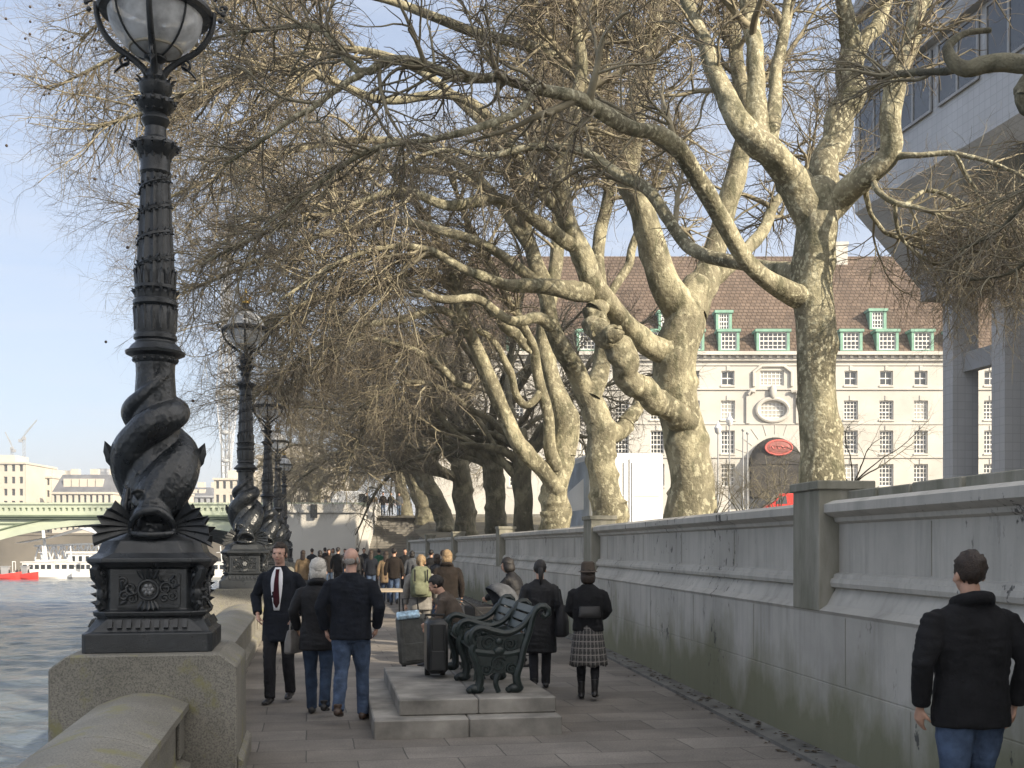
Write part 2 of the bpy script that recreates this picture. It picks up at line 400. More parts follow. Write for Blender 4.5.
def m_plaid():
    m,nt,bs=nodes('grey_plaid_wool'); tc=nt.nodes.new('ShaderNodeTexCoord'); sx=nt.nodes.new('ShaderNodeSeparateXYZ'); nt.links.new(tc.outputs['UV'],sx.inputs[0])
    def stripe(out,k,lo,ph=0.0):
        a=N(nt,'ShaderNodeMath',operation='MULTIPLY_ADD'); nt.links.new(out,a.inputs[0]); a.inputs[1].default_value=k; a.inputs[2].default_value=ph
        s=N(nt,'ShaderNodeMath',operation='SINE'); nt.links.new(a.outputs[0],s.inputs[0]); return ramp(nt,s.outputs[0],[(lo,0.0),(lo+.12,1.0)])
    col=mix(nt,stripe(sx.outputs[0],100.5,.45),(.10,.095,.09),(.035,.033,.035))
    col=mix(nt,stripe(sx.outputs[1],80.0,.45),col,(.045,.043,.043))
    col=mix(nt,stripe(sx.outputs[0],100.5,.86,2.4),col,(.25,.235,.22)); col=mix(nt,stripe(sx.outputs[1],80.0,.86,2.4),col,(.24,.22,.205))
    nt.links.new(col,bs.inputs['Base Color']); bs.inputs['Roughness'].default_value=.9; return m
M['plaid']=m_plaid()
M['screen']=mat('blue_white_print_bag',(.40,.56,.75),.35,.5,14,bmp=0)
M['suitcase_grey']=cloth('grey_nylon_case',(.085,.085,.078),.2,.6); M['suitcase_black']=mat('black_hard_case',(.012,.013,.014),.4,.2,8)
M['foliage']=mat('evergreen_leaf',(.05,.065,.03),.8,.4,.5,bmp=0)
M['roof_slate']=mat('grey_slate',(.13,.135,.15),.7,.2,.4,bmp=0)
# ------------------------------------------------------------------ camera, light, sky
cam=bpy.data.cameras.new('camera'); cam.sensor_width=36; cam.lens=36*F/1024; cam.shift_y=(HV-384)/1024; cam.clip_end=6000; cam.clip_start=.1
co=link('camera',cam,loc=(0,0,CAMZ)); co.rotation_euler=(R(90),0,0); SC.camera=co
SUN_AZ,SUN_EL=R(52),R(25)
sdir=Vector((math.sin(SUN_AZ)*math.cos(SUN_EL),-math.cos(SUN_AZ)*math.cos(SUN_EL),math.sin(SUN_EL)))
sun=bpy.data.lights.new('sun','SUN'); sun.energy=4.5; sun.angle=R(.53); sun.color=(1,.87,.68)
so=link('sun',sun,loc=(20,-30,60)); so.rotation_euler=(-sdir).to_track_quat('-Z','Y').to_euler()
w=bpy.data.worlds.new('World'); SC.world=w; w.use_nodes=True; wn=w.node_tree; bg=wn.nodes['Background']
sky=wn.nodes.new('ShaderNodeTexSky'); sky.sky_type='NISHITA'; sky.sun_disc=False; sky.sun_elevation=SUN_EL; sky.sun_rotation=math.pi-SUN_AZ
sky.altitude=0; sky.air_density=.9; sky.dust_density=.3; sky.ozone_density=2.2
tc=wn.nodes.new('ShaderNodeTexCoord'); mp=wn.nodes.new('ShaderNodeMapping'); mp.inputs['Scale'].default_value=(1.2,1.2,9); mp.inputs['Rotation'].default_value=(.06,.1,0)
nz=wn.nodes.new('ShaderNodeTexNoise'); nz.inputs['Scale'].default_value=1.6; nz.inputs['Detail'].default_value=7; nz.inputs['Roughness'].default_value=.6; nz.inputs['Distortion'].default_value=.6
wn.links.new(tc.outputs['Generated'],mp.inputs[0]); wn.links.new(mp.outputs[0],nz.inputs['Vector'])
cr=ramp(wn,nz.outputs[0],[(.46,0.0),(.8,.5)])
veil=mix(wn,.58,sky.outputs[0],(2.55,2.95,3.7)); cl=mix(wn,cr,veil,(4.0,4.2,4.6)); # warm glow added to the sky round the low sun, to fill the shade
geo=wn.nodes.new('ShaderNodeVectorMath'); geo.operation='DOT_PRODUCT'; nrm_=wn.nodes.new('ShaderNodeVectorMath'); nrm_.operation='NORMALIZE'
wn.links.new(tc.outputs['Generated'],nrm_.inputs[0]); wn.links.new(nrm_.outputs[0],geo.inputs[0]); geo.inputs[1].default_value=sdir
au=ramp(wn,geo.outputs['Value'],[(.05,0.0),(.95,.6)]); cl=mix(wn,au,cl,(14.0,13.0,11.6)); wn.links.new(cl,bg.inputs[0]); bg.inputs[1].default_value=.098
SC.view_settings.view_transform='Standard'; SC.view_settings.look='None'; SC.view_settings.exposure=1.2; SC.view_settings.gamma=1
SC.cycles.max_bounces=6; SC.cycles.transmission_bounces=6; SC.cycles.transparent_max_bounces=6

# ------------------------------------------------------------------ wall line and terrain
WALLPTS=[(4.85,-10.1),(2.60,10.5),(1.80,17.9),(1.48,20.8),(-.40,32.2),(-2.35,43.6),(-4.30,55.0),(-6.35,66.6)]   # foot of the wall (x,y)
def wall_x(y):
    a=WALLPTS
    for (x0,y0),(x1,y1) in zip(a,a[1:]):
        if y<=y1 or (x1,y1)==a[-1]: return x0+(x1-x0)*(y-y0)/(y1-y0)
def sheet(name, rows, m, kind='structure'):
    V=[p for r in rows for p in r]; n=len(rows[0]); f=[(k*n+i,k*n+i+1,(k+1)*n+i+1,(k+1)*n+i) for k in range(len(rows)-1) for i in range(n-1)]
    me=bpy.data.meshes.new(name); me.from_pydata(V,[],f); me.materials.append(m); o=link(name,me); o['kind']=kind; return o
ground=sheet('ground',[[(-3000,-400,-9),(3000,-400,-9)],[(-3000,5000,-9),(3000,5000,-9)]],M['mud'])
# river: a choppy sheet where it is seen, flat water farther out
_wr=np.random.default_rng(4)
def chop(x,y):
    z=np.zeros_like(x)
    for k in range(26):
        L=1.15*1.25**_k[k]; a=_a[k]; z+=.0062*L**.5*np.sin((x*np.cos(a)+y*np.sin(a))*2*np.pi/L+_p[k]+.9*np.sin((x*np.sin(a)-y*np.cos(a))*2*np.pi/(L*3.1)+_p[k]*2))
    return z
_k=_wr.uniform(0,7,26); _a=_wr.normal(-1.25,.6,26); _p=_wr.uniform(0,6.28,26)
gx=np.arange(-110,3,.38); gy=np.arange(14,206,.38); GX,GY=np.meshgrid(gx,gy); GZ_=-4+chop(GX,GY)
_e=np.minimum(np.minimum(GX+110,206-GY)/8,1); GZ_=-4+(GZ_+4)*np.clip(_e,0,1)
n0,n1=GX.shape; ii=np.arange(n0*n1).reshape(n0,n1); Fr=np.stack([ii[:-1,:-1],ii[:-1,1:],ii[1:,1:],ii[1:,:-1]],-1).reshape(-1,4)
rv=np_mesh('river',np.stack([GX,GY,GZ_],-1).reshape(-1,3),Fr,[M['water']]); river=link('river',rv); river['kind']='structure'
outer=MB()
for a,b in (((-1500,-300),(2,14)),((-1500,14),(-110,2500)),((-110,gy[-1]),(60,2500))): outer.add([(a[0],a[1],-4.002),(b[0],a[1],-4.002),(b[0],b[1],-4.002),(a[0],b[1],-4.002)],[(0,1,2,3)])
outer=outer.build('outer_river',M['water']); outer['kind']='structure'
# path: local x across, local y along the embankment
pm=MB(); pm.box2((-1.5,-14,-.4),(9,78,0)); path=pm.build('promenade_path',M['paving'],rz=ANG); path['kind']='structure'
def groundz(y): return 1.1 if y<48 else min(4.05,1.1+(y-48)*(4.05-1.1)/32)
rows=[]
for y in [-100,-10,10.5,17.9,20.8,32.2,43.6,48,55,66.4,73,78,82]:
    xl=wall_x(y)+.35 if y<67 else (-5.6 if y<80 else -20)
    if y<-20: xl=14
    z=groundz(y)
    z=min(z,4.05)
    rows.append([(xl,y,z),(xl+6,y,z),(xl+30,y,max(z,1.1)),(400,y,z)])
rows.append([(-20,200,4.05),(10,200,4.05),(40,200,4.05),(400,200,4.05)]); rows.append([(-60,900,4.05),(10,900,4.05),(40,900,4.05),(900,900,4.05)])
terr=sheet('bank_ground',rows,M['earth'])
em=MB(); em.prism([(-20,82),(-20,200),(-60,900),(-60.5,900),(-20.5,200),(-20.5,82)],'z',-6,4.04); o=em.build('embankment_face',M['granite']); o['kind']='structure'
road=sheet('road',[[(-260,84,4.12),(300,84,4.12)],[(-260,104,4.12),(300,104,4.12)]],M['asphalt'])
pv=MB(); pv.box2((-18,104,4.0),(300,112,4.26)); pv.box2((-6,81.5,4.0),(300,84,4.24)); pv=pv.build('pavement',M['kerb']); pv['kind']='structure'

# kerb strip and leaf litter at the foot of the wall
kb=MB()
for (x0,y0),(x1,y1) in zip(WALLPTS,WALLPTS[1:]):
    d=Vector((x1-x0,y1-y0,0)).normalized(); n=Vector((-d.y,d.x,0))
    a=Vector((x0,y0,0)); b=Vector((x1,y1,0))
    q=[a,a+n*.26,b+n*.26,b]
    kb.add([(p.x,p.y,z) for z in(0.0,.035) for p in q],[(0,1,2,3),(7,6,5,4),(0,4,5,1),(1,5,6,2),(2,6,7,3),(3,7,4,0)])
kb=kb.build('kerb',M['kerb']); kb['kind']='structure'
lv=MB()
for i in range(420):
    y=RNG.uniform(6,40); x=wall_x(y)-.05-abs(RNG.gauss(0,.16)); s=RNG.uniform(.018,.05); a=RNG.uniform(0,6.3)
    z=.038+RNG.uniform(0,.012) if x>wall_x(y)-.25 else .005
    d=Vector((math.cos(a),math.sin(a),0))*s; e=Vector((-d.y,d.x,0))*.6
    lv.add([(x-d.x,y-d.y,z),(x+e.x,y+e.y,z+.012),(x+d.x,y+d.y,z+.004),(x-e.x,y-e.y,z+.008)],[(0,1,2,3)])
lo=lv.build('fallen_leaves',mat('dry_leaf',(.07,.05,.03),.9,.4,9,bmp=0)); lo['kind']='stuff'

# ------------------------------------------------------------------ promenade wall on the right
PROF=[(0,-.3),(0,.62),(-.006,.625),(-.006,.632),(0,.637),(0,1.22),(.02,1.25),(-.05,1.30),(-.13,1.44),(-.085,1.455),(-.075,1.49),(-.085,1.525),(-.105,1.53),(-.115,1.565),(-.16,1.58),(-.16,2.00),(-.12,2.02),(-.11,2.055),(-.06,2.075),(-.02,2.10),(-.02,2.17),(-.10,2.205),(-.40,2.215),(-.40,-.3)]
def wall_piece(mb,a,b,inner=True):
    a=Vector((*a,0)); b=Vector((*b,0)); d=(b-a).normalized(); n=Vector((-d.y,d.x,0))      # n points to the river
    n_seg=max(2,int((b-a).length/1.2)); rings=[]
    for i in range(n_seg+1):
        p=a+(b-a)*i/n_seg; rings.append([p+n*q+Vector((0,0,z)) for q,z in PROF])
    mb.loft(rings)
wl=empty('promenade_wall',(WALLPTS[1][0],WALLPTS[1][1],0),0,'long grey rendered promenade wall with mossy piers and moulded coping on the tree side','wall')
W0=Vector((WALLPTS[1][0],WALLPTS[1][1],0))
def rel(o): o.location=o.location-W0; return o
wm=MB()
for p,q in zip(WALLPTS,WALLPTS[1:]): wall_piece(wm,p,q)
rel(wm.build('wall_face',M['wall'],wl,smooth=20))
def wall_pier(y,top=2.37,wid=.62,back=.42):
    x=wall_x(y); x2=wall_x(y+.5); d=Vector((x2-x,.5,0)).normalized(); rz=math.atan2(-d.x,d.y)
    mb=MB(); mb.box2((-.025,-wid/2,1.24),(back+.03,wid/2,top-.075)); mb.box2((-.05,-wid/2-.03,top-.078),(back+.06,wid/2+.03,top))
    o=mb.build('pier',M['pier'],wl,bevel=.008); o.location=Vector((x,y,0))-W0; o.rotation_euler=(0,0,rz)
for i,y in enumerate([-1.6,9.9,20.95,32.2,43.6,55.0,66.4]): wall_pier(y,2.37+.01*i)
jm=MB()
for (x0,y0),(x1,y1) in zip(WALLPTS,WALLPTS[1:]):
    a=Vector((x0,y0,0)); b=Vector((x1,y1,0)); d=(b-a).normalized(); n=Vector((-d.y,d.x,0)); L=(b-a).length; rz=math.atan2(-d.x,d.y)
    k=0; t=.9
    while t<L-.4:
        p=a+d*t; jm.box(p+n*.0005+Vector((0,0,.31 if k%2 else .93)),(.006,.006,.60 if k%2 else .56),rz=rz)
        if k%2: jm.box(p-n*.158+Vector((0,0,1.79)),(.006,.005,.40),rz=rz)
        k+=1; t+=1.15
rel(jm.build('wall_joint',M['pier'],wl))['kind']='stuff'
# broken raised kerb stones lying along the back of the near coping
cs=MB(); y=4.0
while y<9.4:
    L=RNG.uniform(.5,1.1); cs.box(((wall_x(y+L/2)+.30),y+L/2,2.25+RNG.uniform(-.008,.014)),(.13,L*.96,.085),rz=.108+RNG.uniform(-.02,.02)); y+=L
rel(cs.build('coping_block',M['pier'],wl,bevel=.01))['kind']='stuff'

# ------------------------------------------------------------------ river parapet with pedestals (frame turned to the embankment)
CX=-1.25   # lamp line: world x at y=0
LAMP_Y=[9.05,22.3,34.6,46.0,59.0]
def line_pt(y,off=0): return Vector((CX-SLOPE*y+off*math.cos(ANG),y+off*math.sin(ANG),0))
def ped_frame(y): return line_pt(y)
PT=.975
LAMPS=[-6.0]+LAMP_Y
def pedestal(y, label):
    mb=MB(); h=.69
    prof=[(-h,-5.0),(-h,PT-.10),(-h+.13,PT),(h-.13,PT),(h,PT-.10),(h,-5.0)]
    # across profile (x,z) extruded along the embankment, chamfered top corner
    mb.prism(prof,'y',-.66,.66)
    mb.prism([(h,0.0),(h+.05,0.0),(h+.05,.14),(h,.18)],'y',-.63,.63)
    o=mb.build('lamp_pedestal',M['granite'],loc=line_pt(y),rz=ANG,bevel=.012)
    tag(o,label,'pedestal','granite lamp pedestals in the parapet')
def parapet(y0,y1,label):
    L=(y1-y0)*math.sqrt(1+SLOPE**2); a=.67; mb=MB()
    o=empty('parapet',line_pt(y0),ANG,label,'wall','lengths of granite river parapet')
    mb.prism([(-.24,-5),(-.24,.53),(.27,.53),(.27,.18),(.35,.14),(.35,-.2)],'y',a,L-a)
    mb.prism([(.27,.22),(.30,.22),(.30,.50),(.27,.50)],'y',a,a+.30); mb.prism([(.27,.22),(.30,.22),(.30,.50),(.27,.50)],'y',L-a-.30,L-a)
    mb.build('parapet_body',M['granite'],o,bevel=.008)
    prof=[(-.30,.535),(-.335,.55),(-.335,.60)]+[(-.30+.60*t,.615+.075*math.sin(math.pi*t)) for t in [i/10 for i in range(11)]]+[(.335,.60),(.335,.55),(.30,.535)]
    c=MB()
    n=max(1,round(L/2.2)); 
    for k in range(n):
        t0=a+(L-2*a)*k/n; t1=a+(L-2*a)*(k+1)/n
        c.prism(prof,'y',t0+.004,t1-.004)
    c.build('coping',M['granite'],o,smooth=25)
names_ped=['granite pedestal behind the camera','big weathered granite pedestal under the nearest dolphin lamp','sunlit granite pedestal under the second dolphin lamp','third granite lamp pedestal along the river','fourth granite lamp pedestal along the river','farthest granite lamp pedestal beside the stair block']
for y,l in list(zip(LAMPS,names_ped))[1:]: pedestal(y,l)
pl=['nearest length of round-topped granite parapet, in the bottom corner by the big pedestal','granite parapet between the first and second dolphin lamps','granite parapet between the second and third dolphin lamps','granite parapet between the third and fourth dolphin lamps','last granite parapet before the stair block']
for (a,b),l in zip(zip(LAMPS,LAMPS[1:]),pl): parapet(a,b,l)
# ------------------------------------------------------------------ stair block and steps to the bridge
st=empty('bridge_stairs',(-8.2,72,0),0,'stone staircase with dark treads climbing from the promenade to the bridge road','stairs')
mb=MB(); n=24
prof=[(0,-.3)]
nz_=MB()
for i in range(n): nz_.box2((-1.54,i*.34-.012,.17*(i+1)-.045),(2.09,i*.34-.002,.17*(i+1)-.002))
nz_.build('step_nosing',M['kerb'],st)['kind']='stuff'
for i in range(n): prof += [(i*.34,.17*(i+1)),((i+1)*.34,.17*(i+1))]
prof += [(n*.34+2.2,.17*n),(n*.34+2.2,-.3)]
mb.prism(prof,'x',-1.55,2.1); mb.build('steps',M['stone_step'],st)
mb=MB(); mb.prism([(-.4,-.3),(-.4,1.05),(n*.34,.17*n+1.0),(n*.34+2.2,.17*n+1.0),(n*.34+2.2,-.3)],'x',-2.0,-1.56); mb.build('balustrade',M['portland'],st,bevel=.03)
mb=MB(); mb.prism([(-.2,-.3),(-.2,.95),(n*.34,.17*n+.95),(n*.34+2.2,.17*n+.95),(n*.34+2.2,-.3)],'x',2.11,2.5); mb.build('balustrade',M['wall'],st,bevel=.03)
ab=empty('bridge_abutment',(-12.4,72,0),0,'pale stone abutment block with a cornice beside the stairs, half in shade','abutment')
mb=MB(); mb.box2((-2.9,-.0,-6),(2.15,9.8,4.02)); mb.box2((-2.95,-.06,-6),(2.18,9.75,.45)); mb.build('block',M['portland'],ab,bevel=.02)
mb=MB(); mb.box2((-3.05,-.16,4.03),(2.25,9.9,4.22)); mb.box2((-2.95,-.04,4.221),(2.2,9.7,4.62)); mb.build('cornice',M['portland'],ab,bevel=.02)
mb=MB(); mb.prism([(-5.6,-.3),(-5.6,2.22),(n*.34,.17*n+.2),(n*.34+2.2,.17*n+.2),(n*.34+2.2,-.3)],'x',2.52,2.95); mb.build('retaining_wall',M['wall'],st,bevel=.02)
nb=MB(); nb.box2((-.22,-.10,0),(.22,.0,.9)); nb.box2((-.17,-.13,.1),(.17,-.101,.84)); o=nb.build('notice_board',M['iron'],loc=P(314,518,71.85)); tag(o,'small dark notice board fixed to the pale abutment','board')
# ------------------------------------------------------------------ helpers for facades (local frame: x right, front at y=0 facing -y)
def facade(mb, x0, x1, z0, z1, holes, depth=.35, m=0, y=0.0):
    xs=sorted({x0,x1,*[h[0] for h in holes],*[h[1] for h in holes]}); zs=sorted({z0,z1,*[h[2] for h in holes],*[h[3] for h in holes]})
    H=np.zeros((len(xs)-1,len(zs)-1),bool)
    for h in holes: H[xs.index(h[0]):xs.index(h[1]),zs.index(h[2]):zs.index(h[3])]=True
    for i in range(len(xs)-1):
        for k in range(len(zs)-1):
            if not H[i,k]: mb.add([(xs[i],y,zs[k]),(xs[i+1],y,zs[k]),(xs[i+1],y,zs[k+1]),(xs[i],y,zs[k+1])],[(0,1,2,3)],m)
    for a,b,c,d in [h[:4] for h in holes]:
        v=[(a,y,c),(b,y,c),(b,y,d),(a,y,d)]; v+= [(p[0],y+depth,p[2]) for p in v]
        mb.add(v,[(0,4,5,1),(1,5,6,2),(2,6,7,3),(3,7,4,0)],m)
_wc={}
def sash(parent,cx,cz,w,h,y=.28,nx=4,nz=4,pane='pane',frame=True,name='window',fm='white_paint',bar=.06):
    k=(round(w,2),round(h,2),nx,nz,pane,fm)
    if k not in _wc:
        a=MB(); a.box((0,.03,0),(w,.06,h)); b=MB(); t=bar*1.6
        for s in(-1,1): b.box((s*(w/2-t/2),-.03,0),(t,.05,h)); b.box((0,-.031,s*(h/2-t/2)),(w-2*t-.004,.05,t))
        for i in range(1,nx): b.box((-w/2+w*i/nx,-.025,0),(bar,.03,h-2*t-.004))
        for i in range(1,nz): b.box((0,-.020,-h/2+h*i/nz),(w-2*t-.004,.03,bar if i!=nz//2 else bar*1.6))
        _wc[k]=(a.mesh('window',M[pane]),b.mesh('window_frame',M[fm]))
    o=link(name,_wc[k][0],parent,loc=(cx,y,cz))
    if frame: link('window_frame',_wc[k][1],o)
    return o
# ------------------------------------------------------------------ the long hotel
HY=122.0; S=F/HY
def hx(u): return (u-512)/S
def hz(v): return CAMZ+(HV-v)/S
hotel=empty('hotel',(0,HY,0),0,'long pale stone building with steep brown tiled roof and green copper dormers behind the trees','building')
cols_r=[816,851,886.5,921,956,991,1026]; cols_l=[728-35.3*k for k in range(0,9)]
rows=[(378,14.5,13),(410,19,14),(442,23,13.5),(475,22,14)]
holes=[]; wins=[]
for u in cols_r+cols_l:
    for v,h,w_ in rows:
        if v==475 and u<500: continue
        holes.append((hx(u-w_/2),hx(u+w_/2),hz(v+h/2),hz(v-h/2))); wins.append((hx(u),hz(v),w_/S,h/S))
bay=[(772,378,24,15),(772.5,410,24,16)]
for u,v,w_,h in bay: holes.append((hx(u-w_/2),hx(u+w_/2),hz(v+h/2),hz(v-h/2)))
ar=(hx(750),hx(800),4.3,hz(463)); holes.append(ar)
mb=MB(); x0,x1=hx(424),hx(1045); facade(mb,x0,x1,4.2,hz(356),holes,.45)
mb.box2((x0,.46,4.2),(x0+.5,18,hz(356))); mb.box2((x1-.5,.46,4.2),(x1,18,hz(356)))
mb.build('wall',M['portland'],hotel)
c=MB()
for v0,v1,p in [(356,352.5,.9),(361,356.2,.35),(390,388.6,.18),(365.6,364.4,.12),(424.5,423.2,.1),(458,456.4,.15)]: c.box2((x0-.1,-p,hz(v0)),(x1+.1,.3,hz(v1)))
for k in range(76): c.box2((x0+.3+k*.9,-.62,hz(358.3)),(x0+.62+k*.9,-.36,hz(356.2)))
c.build('cornice',M['portland'],hotel)
k=MB()
for a,b,cc,d in holes[:-3]: k.box2(((a+b)/2-.16,-.08,d+.02),((a+b)/2+.16,-.003,d+.55)); k.box2((a-.1,-.12,cc-.2),(b+.1,.1,cc-.02))
k.build('keystone',M['portland'],hotel)['kind']='stuff'
for i,(x,z,w_,h) in enumerate(wins):
    sash(hotel,x,z,w_,h,.34,4 if h>1.8 else 2,5 if h>1.8 else 2,'pane_blind' if (i*7)%11 in(3,5) else 'pane',bar=.07)
for u,v,w_,h in bay: sash(hotel,hx(u),hz(v),w_/S,h/S,.3,6,4,'pane_blind',bar=.07)
# stone frame of the oval window and bracket garlands
q=MB(); cx,cz=hx(772.5),hz(410)
q.tube([(cx+1.75*math.cos(t),-.1,cz+1.25*math.sin(t)) for t in np.linspace(0,2*math.pi,28)],.24,8)
for s in(-1,1):
    q.box2((cx+s*2.75-.2,-.22,cz-1.5),(cx+s*2.75+.2,.02,cz+1.7)); q.tube([(cx+s*2.75,-.25,cz+1.7),(cx+s*2.5,-.35,cz+2.1),(cx+s*2.0,-.3,cz+2.0)],.2,6)
q.ell((cx,-.3,cz+2.0),(.4,.25,.8)); q.tube([(cx-2.1,-.1,cz+2.6),(cx-2.1,-.1,cz+4.2),(cx-1.2,-.1,cz+4.9),(cx+1.2,-.1,cz+4.9),(cx+2.1,-.1,cz+4.2),(cx+2.1,-.1,cz+2.6)],.22,6)
for t in np.linspace(.35,math.pi-.35,9):       # fan of voussoirs over the entrance
    a=Vector((math.cos(t),0,math.sin(t))); p=Vector(((ar[0]+ar[1])/2,-.02,hz(463))); q.bar(p+a*3.2,p+a*4.6,.07,.05)
q.build('stone_ornament',M['portland'],hotel,smooth=True)
d=MB(); d.box2((ar[0],.44,4.2),(ar[1],.6,hz(463))); d.build('entrance',M['pane'],hotel)
# dark half-dome awning with its oval sign
aw=MB(); r=(hx(802)-hx(748))/2; ax=hx(775); az=hz(467)
rings=[]
for i in range(7):
    f=math.cos(i/6*math.pi/2*.96); rings.append([(ax+r*math.cos(t)*1.0,-.05-1.7*math.sin(i/6*math.pi/2),az+r*1.10*math.sin(t)*(f if i else 1)) for t in np.linspace(0,math.pi,18)])
aw.loft(rings,0,caps=False,closed=False)
aw.box2((ax-r,-1.7,az-3.4),(ax+r,-1.62,az+.1))
aw.build('awning',M['awning'],hotel,smooth=True)
sg=MB(); sx,sz=ax,hz(449)
sg.ell((0,0,0),(1.4,.08,.74),24,10); so_=sg.build('oval_sign',M['sign_red'],hotel,loc=(sx,-1.78,sz),smooth=True)
rg=MB(); rg.tube([(1.46*math.cos(t),-.02,.80*math.sin(t)) for t in np.linspace(0,2*math.pi,30)],.10,6); rg.build('sign_rim',M['sign_pink'],so_,smooth=True)
# the script on the sign is only a wavering pale line at this distance
sq=MB(); sq.tube([(-1.0+2.0*t,-.10,.16*math.sin(t*22)+.02) for t in np.linspace(0,1,40)],.045,5); sq.build('sign_script',M['sign_pink'],so_)
# roof with real slope
ro=bpy.data.meshes.new('roof'); e0=hz(352.3); rz_=36.2; ry=8.2
V=[(x0-.8,-.5,e0),(x1+.8,-.5,e0),(x1-2,ry,rz_),(x0+5,ry,rz_),(x0-.8,19,e0),(x1+.8,19,e0),(x1-2,10.5,rz_),(x0+5,10.5,rz_)]
ro.from_pydata(V,[],[(0,1,2,3),(3,2,6,7),(5,4,7,6),(1,5,6,2),(4,0,3,7)]); uv=ro.uv_layers.new(name='UVMap')
for p in ro.polygons:
    for li in p.loop_indices:
        vv=V[ro.loops[li].vertex_index]; uv.data[li].uv=((vv[0]+vv[1]*.3),math.hypot(vv[2],vv[1]))
ro.materials.append(M['tiles']); roof=link('roof',ro,hotel)
ch=MB(); ch.box2((hx(851),ry-.8,rz_-1.5),(hx(868),ry+1.6,rz_+1.1)); ch.box2((hx(850),ry-.9,rz_+1.1),(hx(869),ry+1.7,rz_+1.5)); ch.build('chimney',M['portland'],roof)
def roof_y(z): return -.5+(z-e0)/(rz_-e0)*(ry+.5)
for u,v0,v1,w_ in [(728,330,351.5,21),(772,330,351.5,33),(850,330,351.5,22),(886,330,351.5,22),(921,330,351.5,22),(957,330,351.5,22),(726,308,329,16),(882,306,327,17),(693,330,351.5,21),(657,330,351.5,21),(668,308,329,16),(622,330,351.5,21),(587,330,351.5,21),(610,308,329,16),(552,330,351.5,21),(517,330,351.5,21)]:
    z0,z1=hz(v1),hz(v0); yf=roof_y(z0)-.1; W=w_/S; 
    a=MB(); t=.3; yb=roof_y(z1)+.3
    a.box2((-W/2,0,0),(-W/2+t,yb-yf,z1-z0-.3)); a.box2((W/2-t,0,0),(W/2,yb-yf,z1-z0-.3)); a.box2((-W/2-.15,-.15,z1-z0-.30),(W/2+.15,yb-yf+.6,z1-z0)); a.box2((-W/2+t,0,0),(W/2-t,.3,.12)); a.box2((-W/2+t,.3,.1),(W/2-t,.4,z1-z0-.3))
    o=a.build('dormer',M['copper'],hotel,loc=(hx(u),yf,z0)); sash(o,0,(z1-z0-.3)/2+.05,W-2*t,z1-z0-.45,.18,6 if w_>30 else 4,4,'pane',bar=.07)
# ------------------------------------------------------------------ concrete hospital on the right
hosp=empty('hospital_tower',(13.4,43.0,0),ANG,'grey tiled hospital block with splayed overhang on tall square columns','building')
mb=MB(); mb.prism([(0,14.85),(0,24),(20,24),(20,12.02),(2.75,12.02)],'y',-14,0); mb.build('upper_storeys',M['hospital'],hosp)
mb=MB(); mb.box2((2.45,-14,11.35),(4.3,-.6,12.0)); mb.build('edge_beam',M['soffit'],hosp)
mb=MB(); mb.box2((2.5,-2.7,1.2),(3.55,-2.05,11.34)); mb.build('column',M['hospital'],hosp)
mb=MB(); mb.box2((2.5,-5.8,1.2),(3.9,-5.05,11.34)); mb.build('column',M['hospital'],hosp)
mb=MB(); mb.box2((2.5,-10.4,1.2),(3.9,-9.7,11.34)); mb.build('column',M['hospital'],hosp)
mb=MB(); mb.box2((4.8,-14,1.2),(20,-3.2,11.34)); mb.build('lower_wall',M['hospital'],hosp)
for z in (2.9,8.3):
    mb=MB(); mb.box2((2.9,-5.04,z),(3.3,-2.71,z+.7)); mb.build('spandrel',M['soffit'],hosp)
mb=MB(); mb.box2((4.70,-9.5,1.6),(4.79,-3.4,11.0)); mb.build('window',M['pane'],hosp)
mb=MB(); mb.prism([(.55,14.2),(.6,14.05),(2.2,12.55),(2.2,12.7)],'y',-11.5,-6); mb.build('soffit_vent',M['dark_iron'],hosp)
for k,z in enumerate([16.6,19.9]):
    mb=MB(); mb.box2((-.35,-14,z+2.35),(.02,0.0,z+2.8)); mb.build('sun_shade',M['soffit'],hosp)
    for j in range(5):
        y=-1.6-2.7*j; o=MB().box((0,0,0),(.10,2.3,2.1)).build('window',M['pane'],hosp,loc=(-.012,y,z+1.15)); f=MB()
        for s in(-1,0,1): f.box((-.06,s*1.12,0),(.05,.09,2.1))
        for s in(-1,1): f.box((-.065,0,s*1.03),(.05,2.3,.09))
        f.build('window_frame',M['grey_steel'],o)
# the block across the garden whose shadow lies over the near promenade
shb=empty('hospital_block',(34.5,-50.5,0),0,'tall pale hospital block behind the photographer, shading the near promenade','building')
mb=MB(); hol=[]
for f in range(9):
    for j in range(16): hol.append((-29+j*3.7,-29+j*3.7+2.4,1.5+f*3.7,1.5+f*3.7+1.9))
fm=MB(); facade(fm,-31,31,-.5,36,hol,.3,y=-10.5); fb=fm.build('river_front',M['hospital'],shb,rz=-math.pi/2)
mb.box2((-10.1,-31,-.5),(10.5,31,36)); mb.build('core',M['pane'],shb); mb=MB(); mb.box2((-10.6,-31.1,36.01),(10.6,31.1,36.8)); mb.build('roof_slab',M['soffit'],shb)
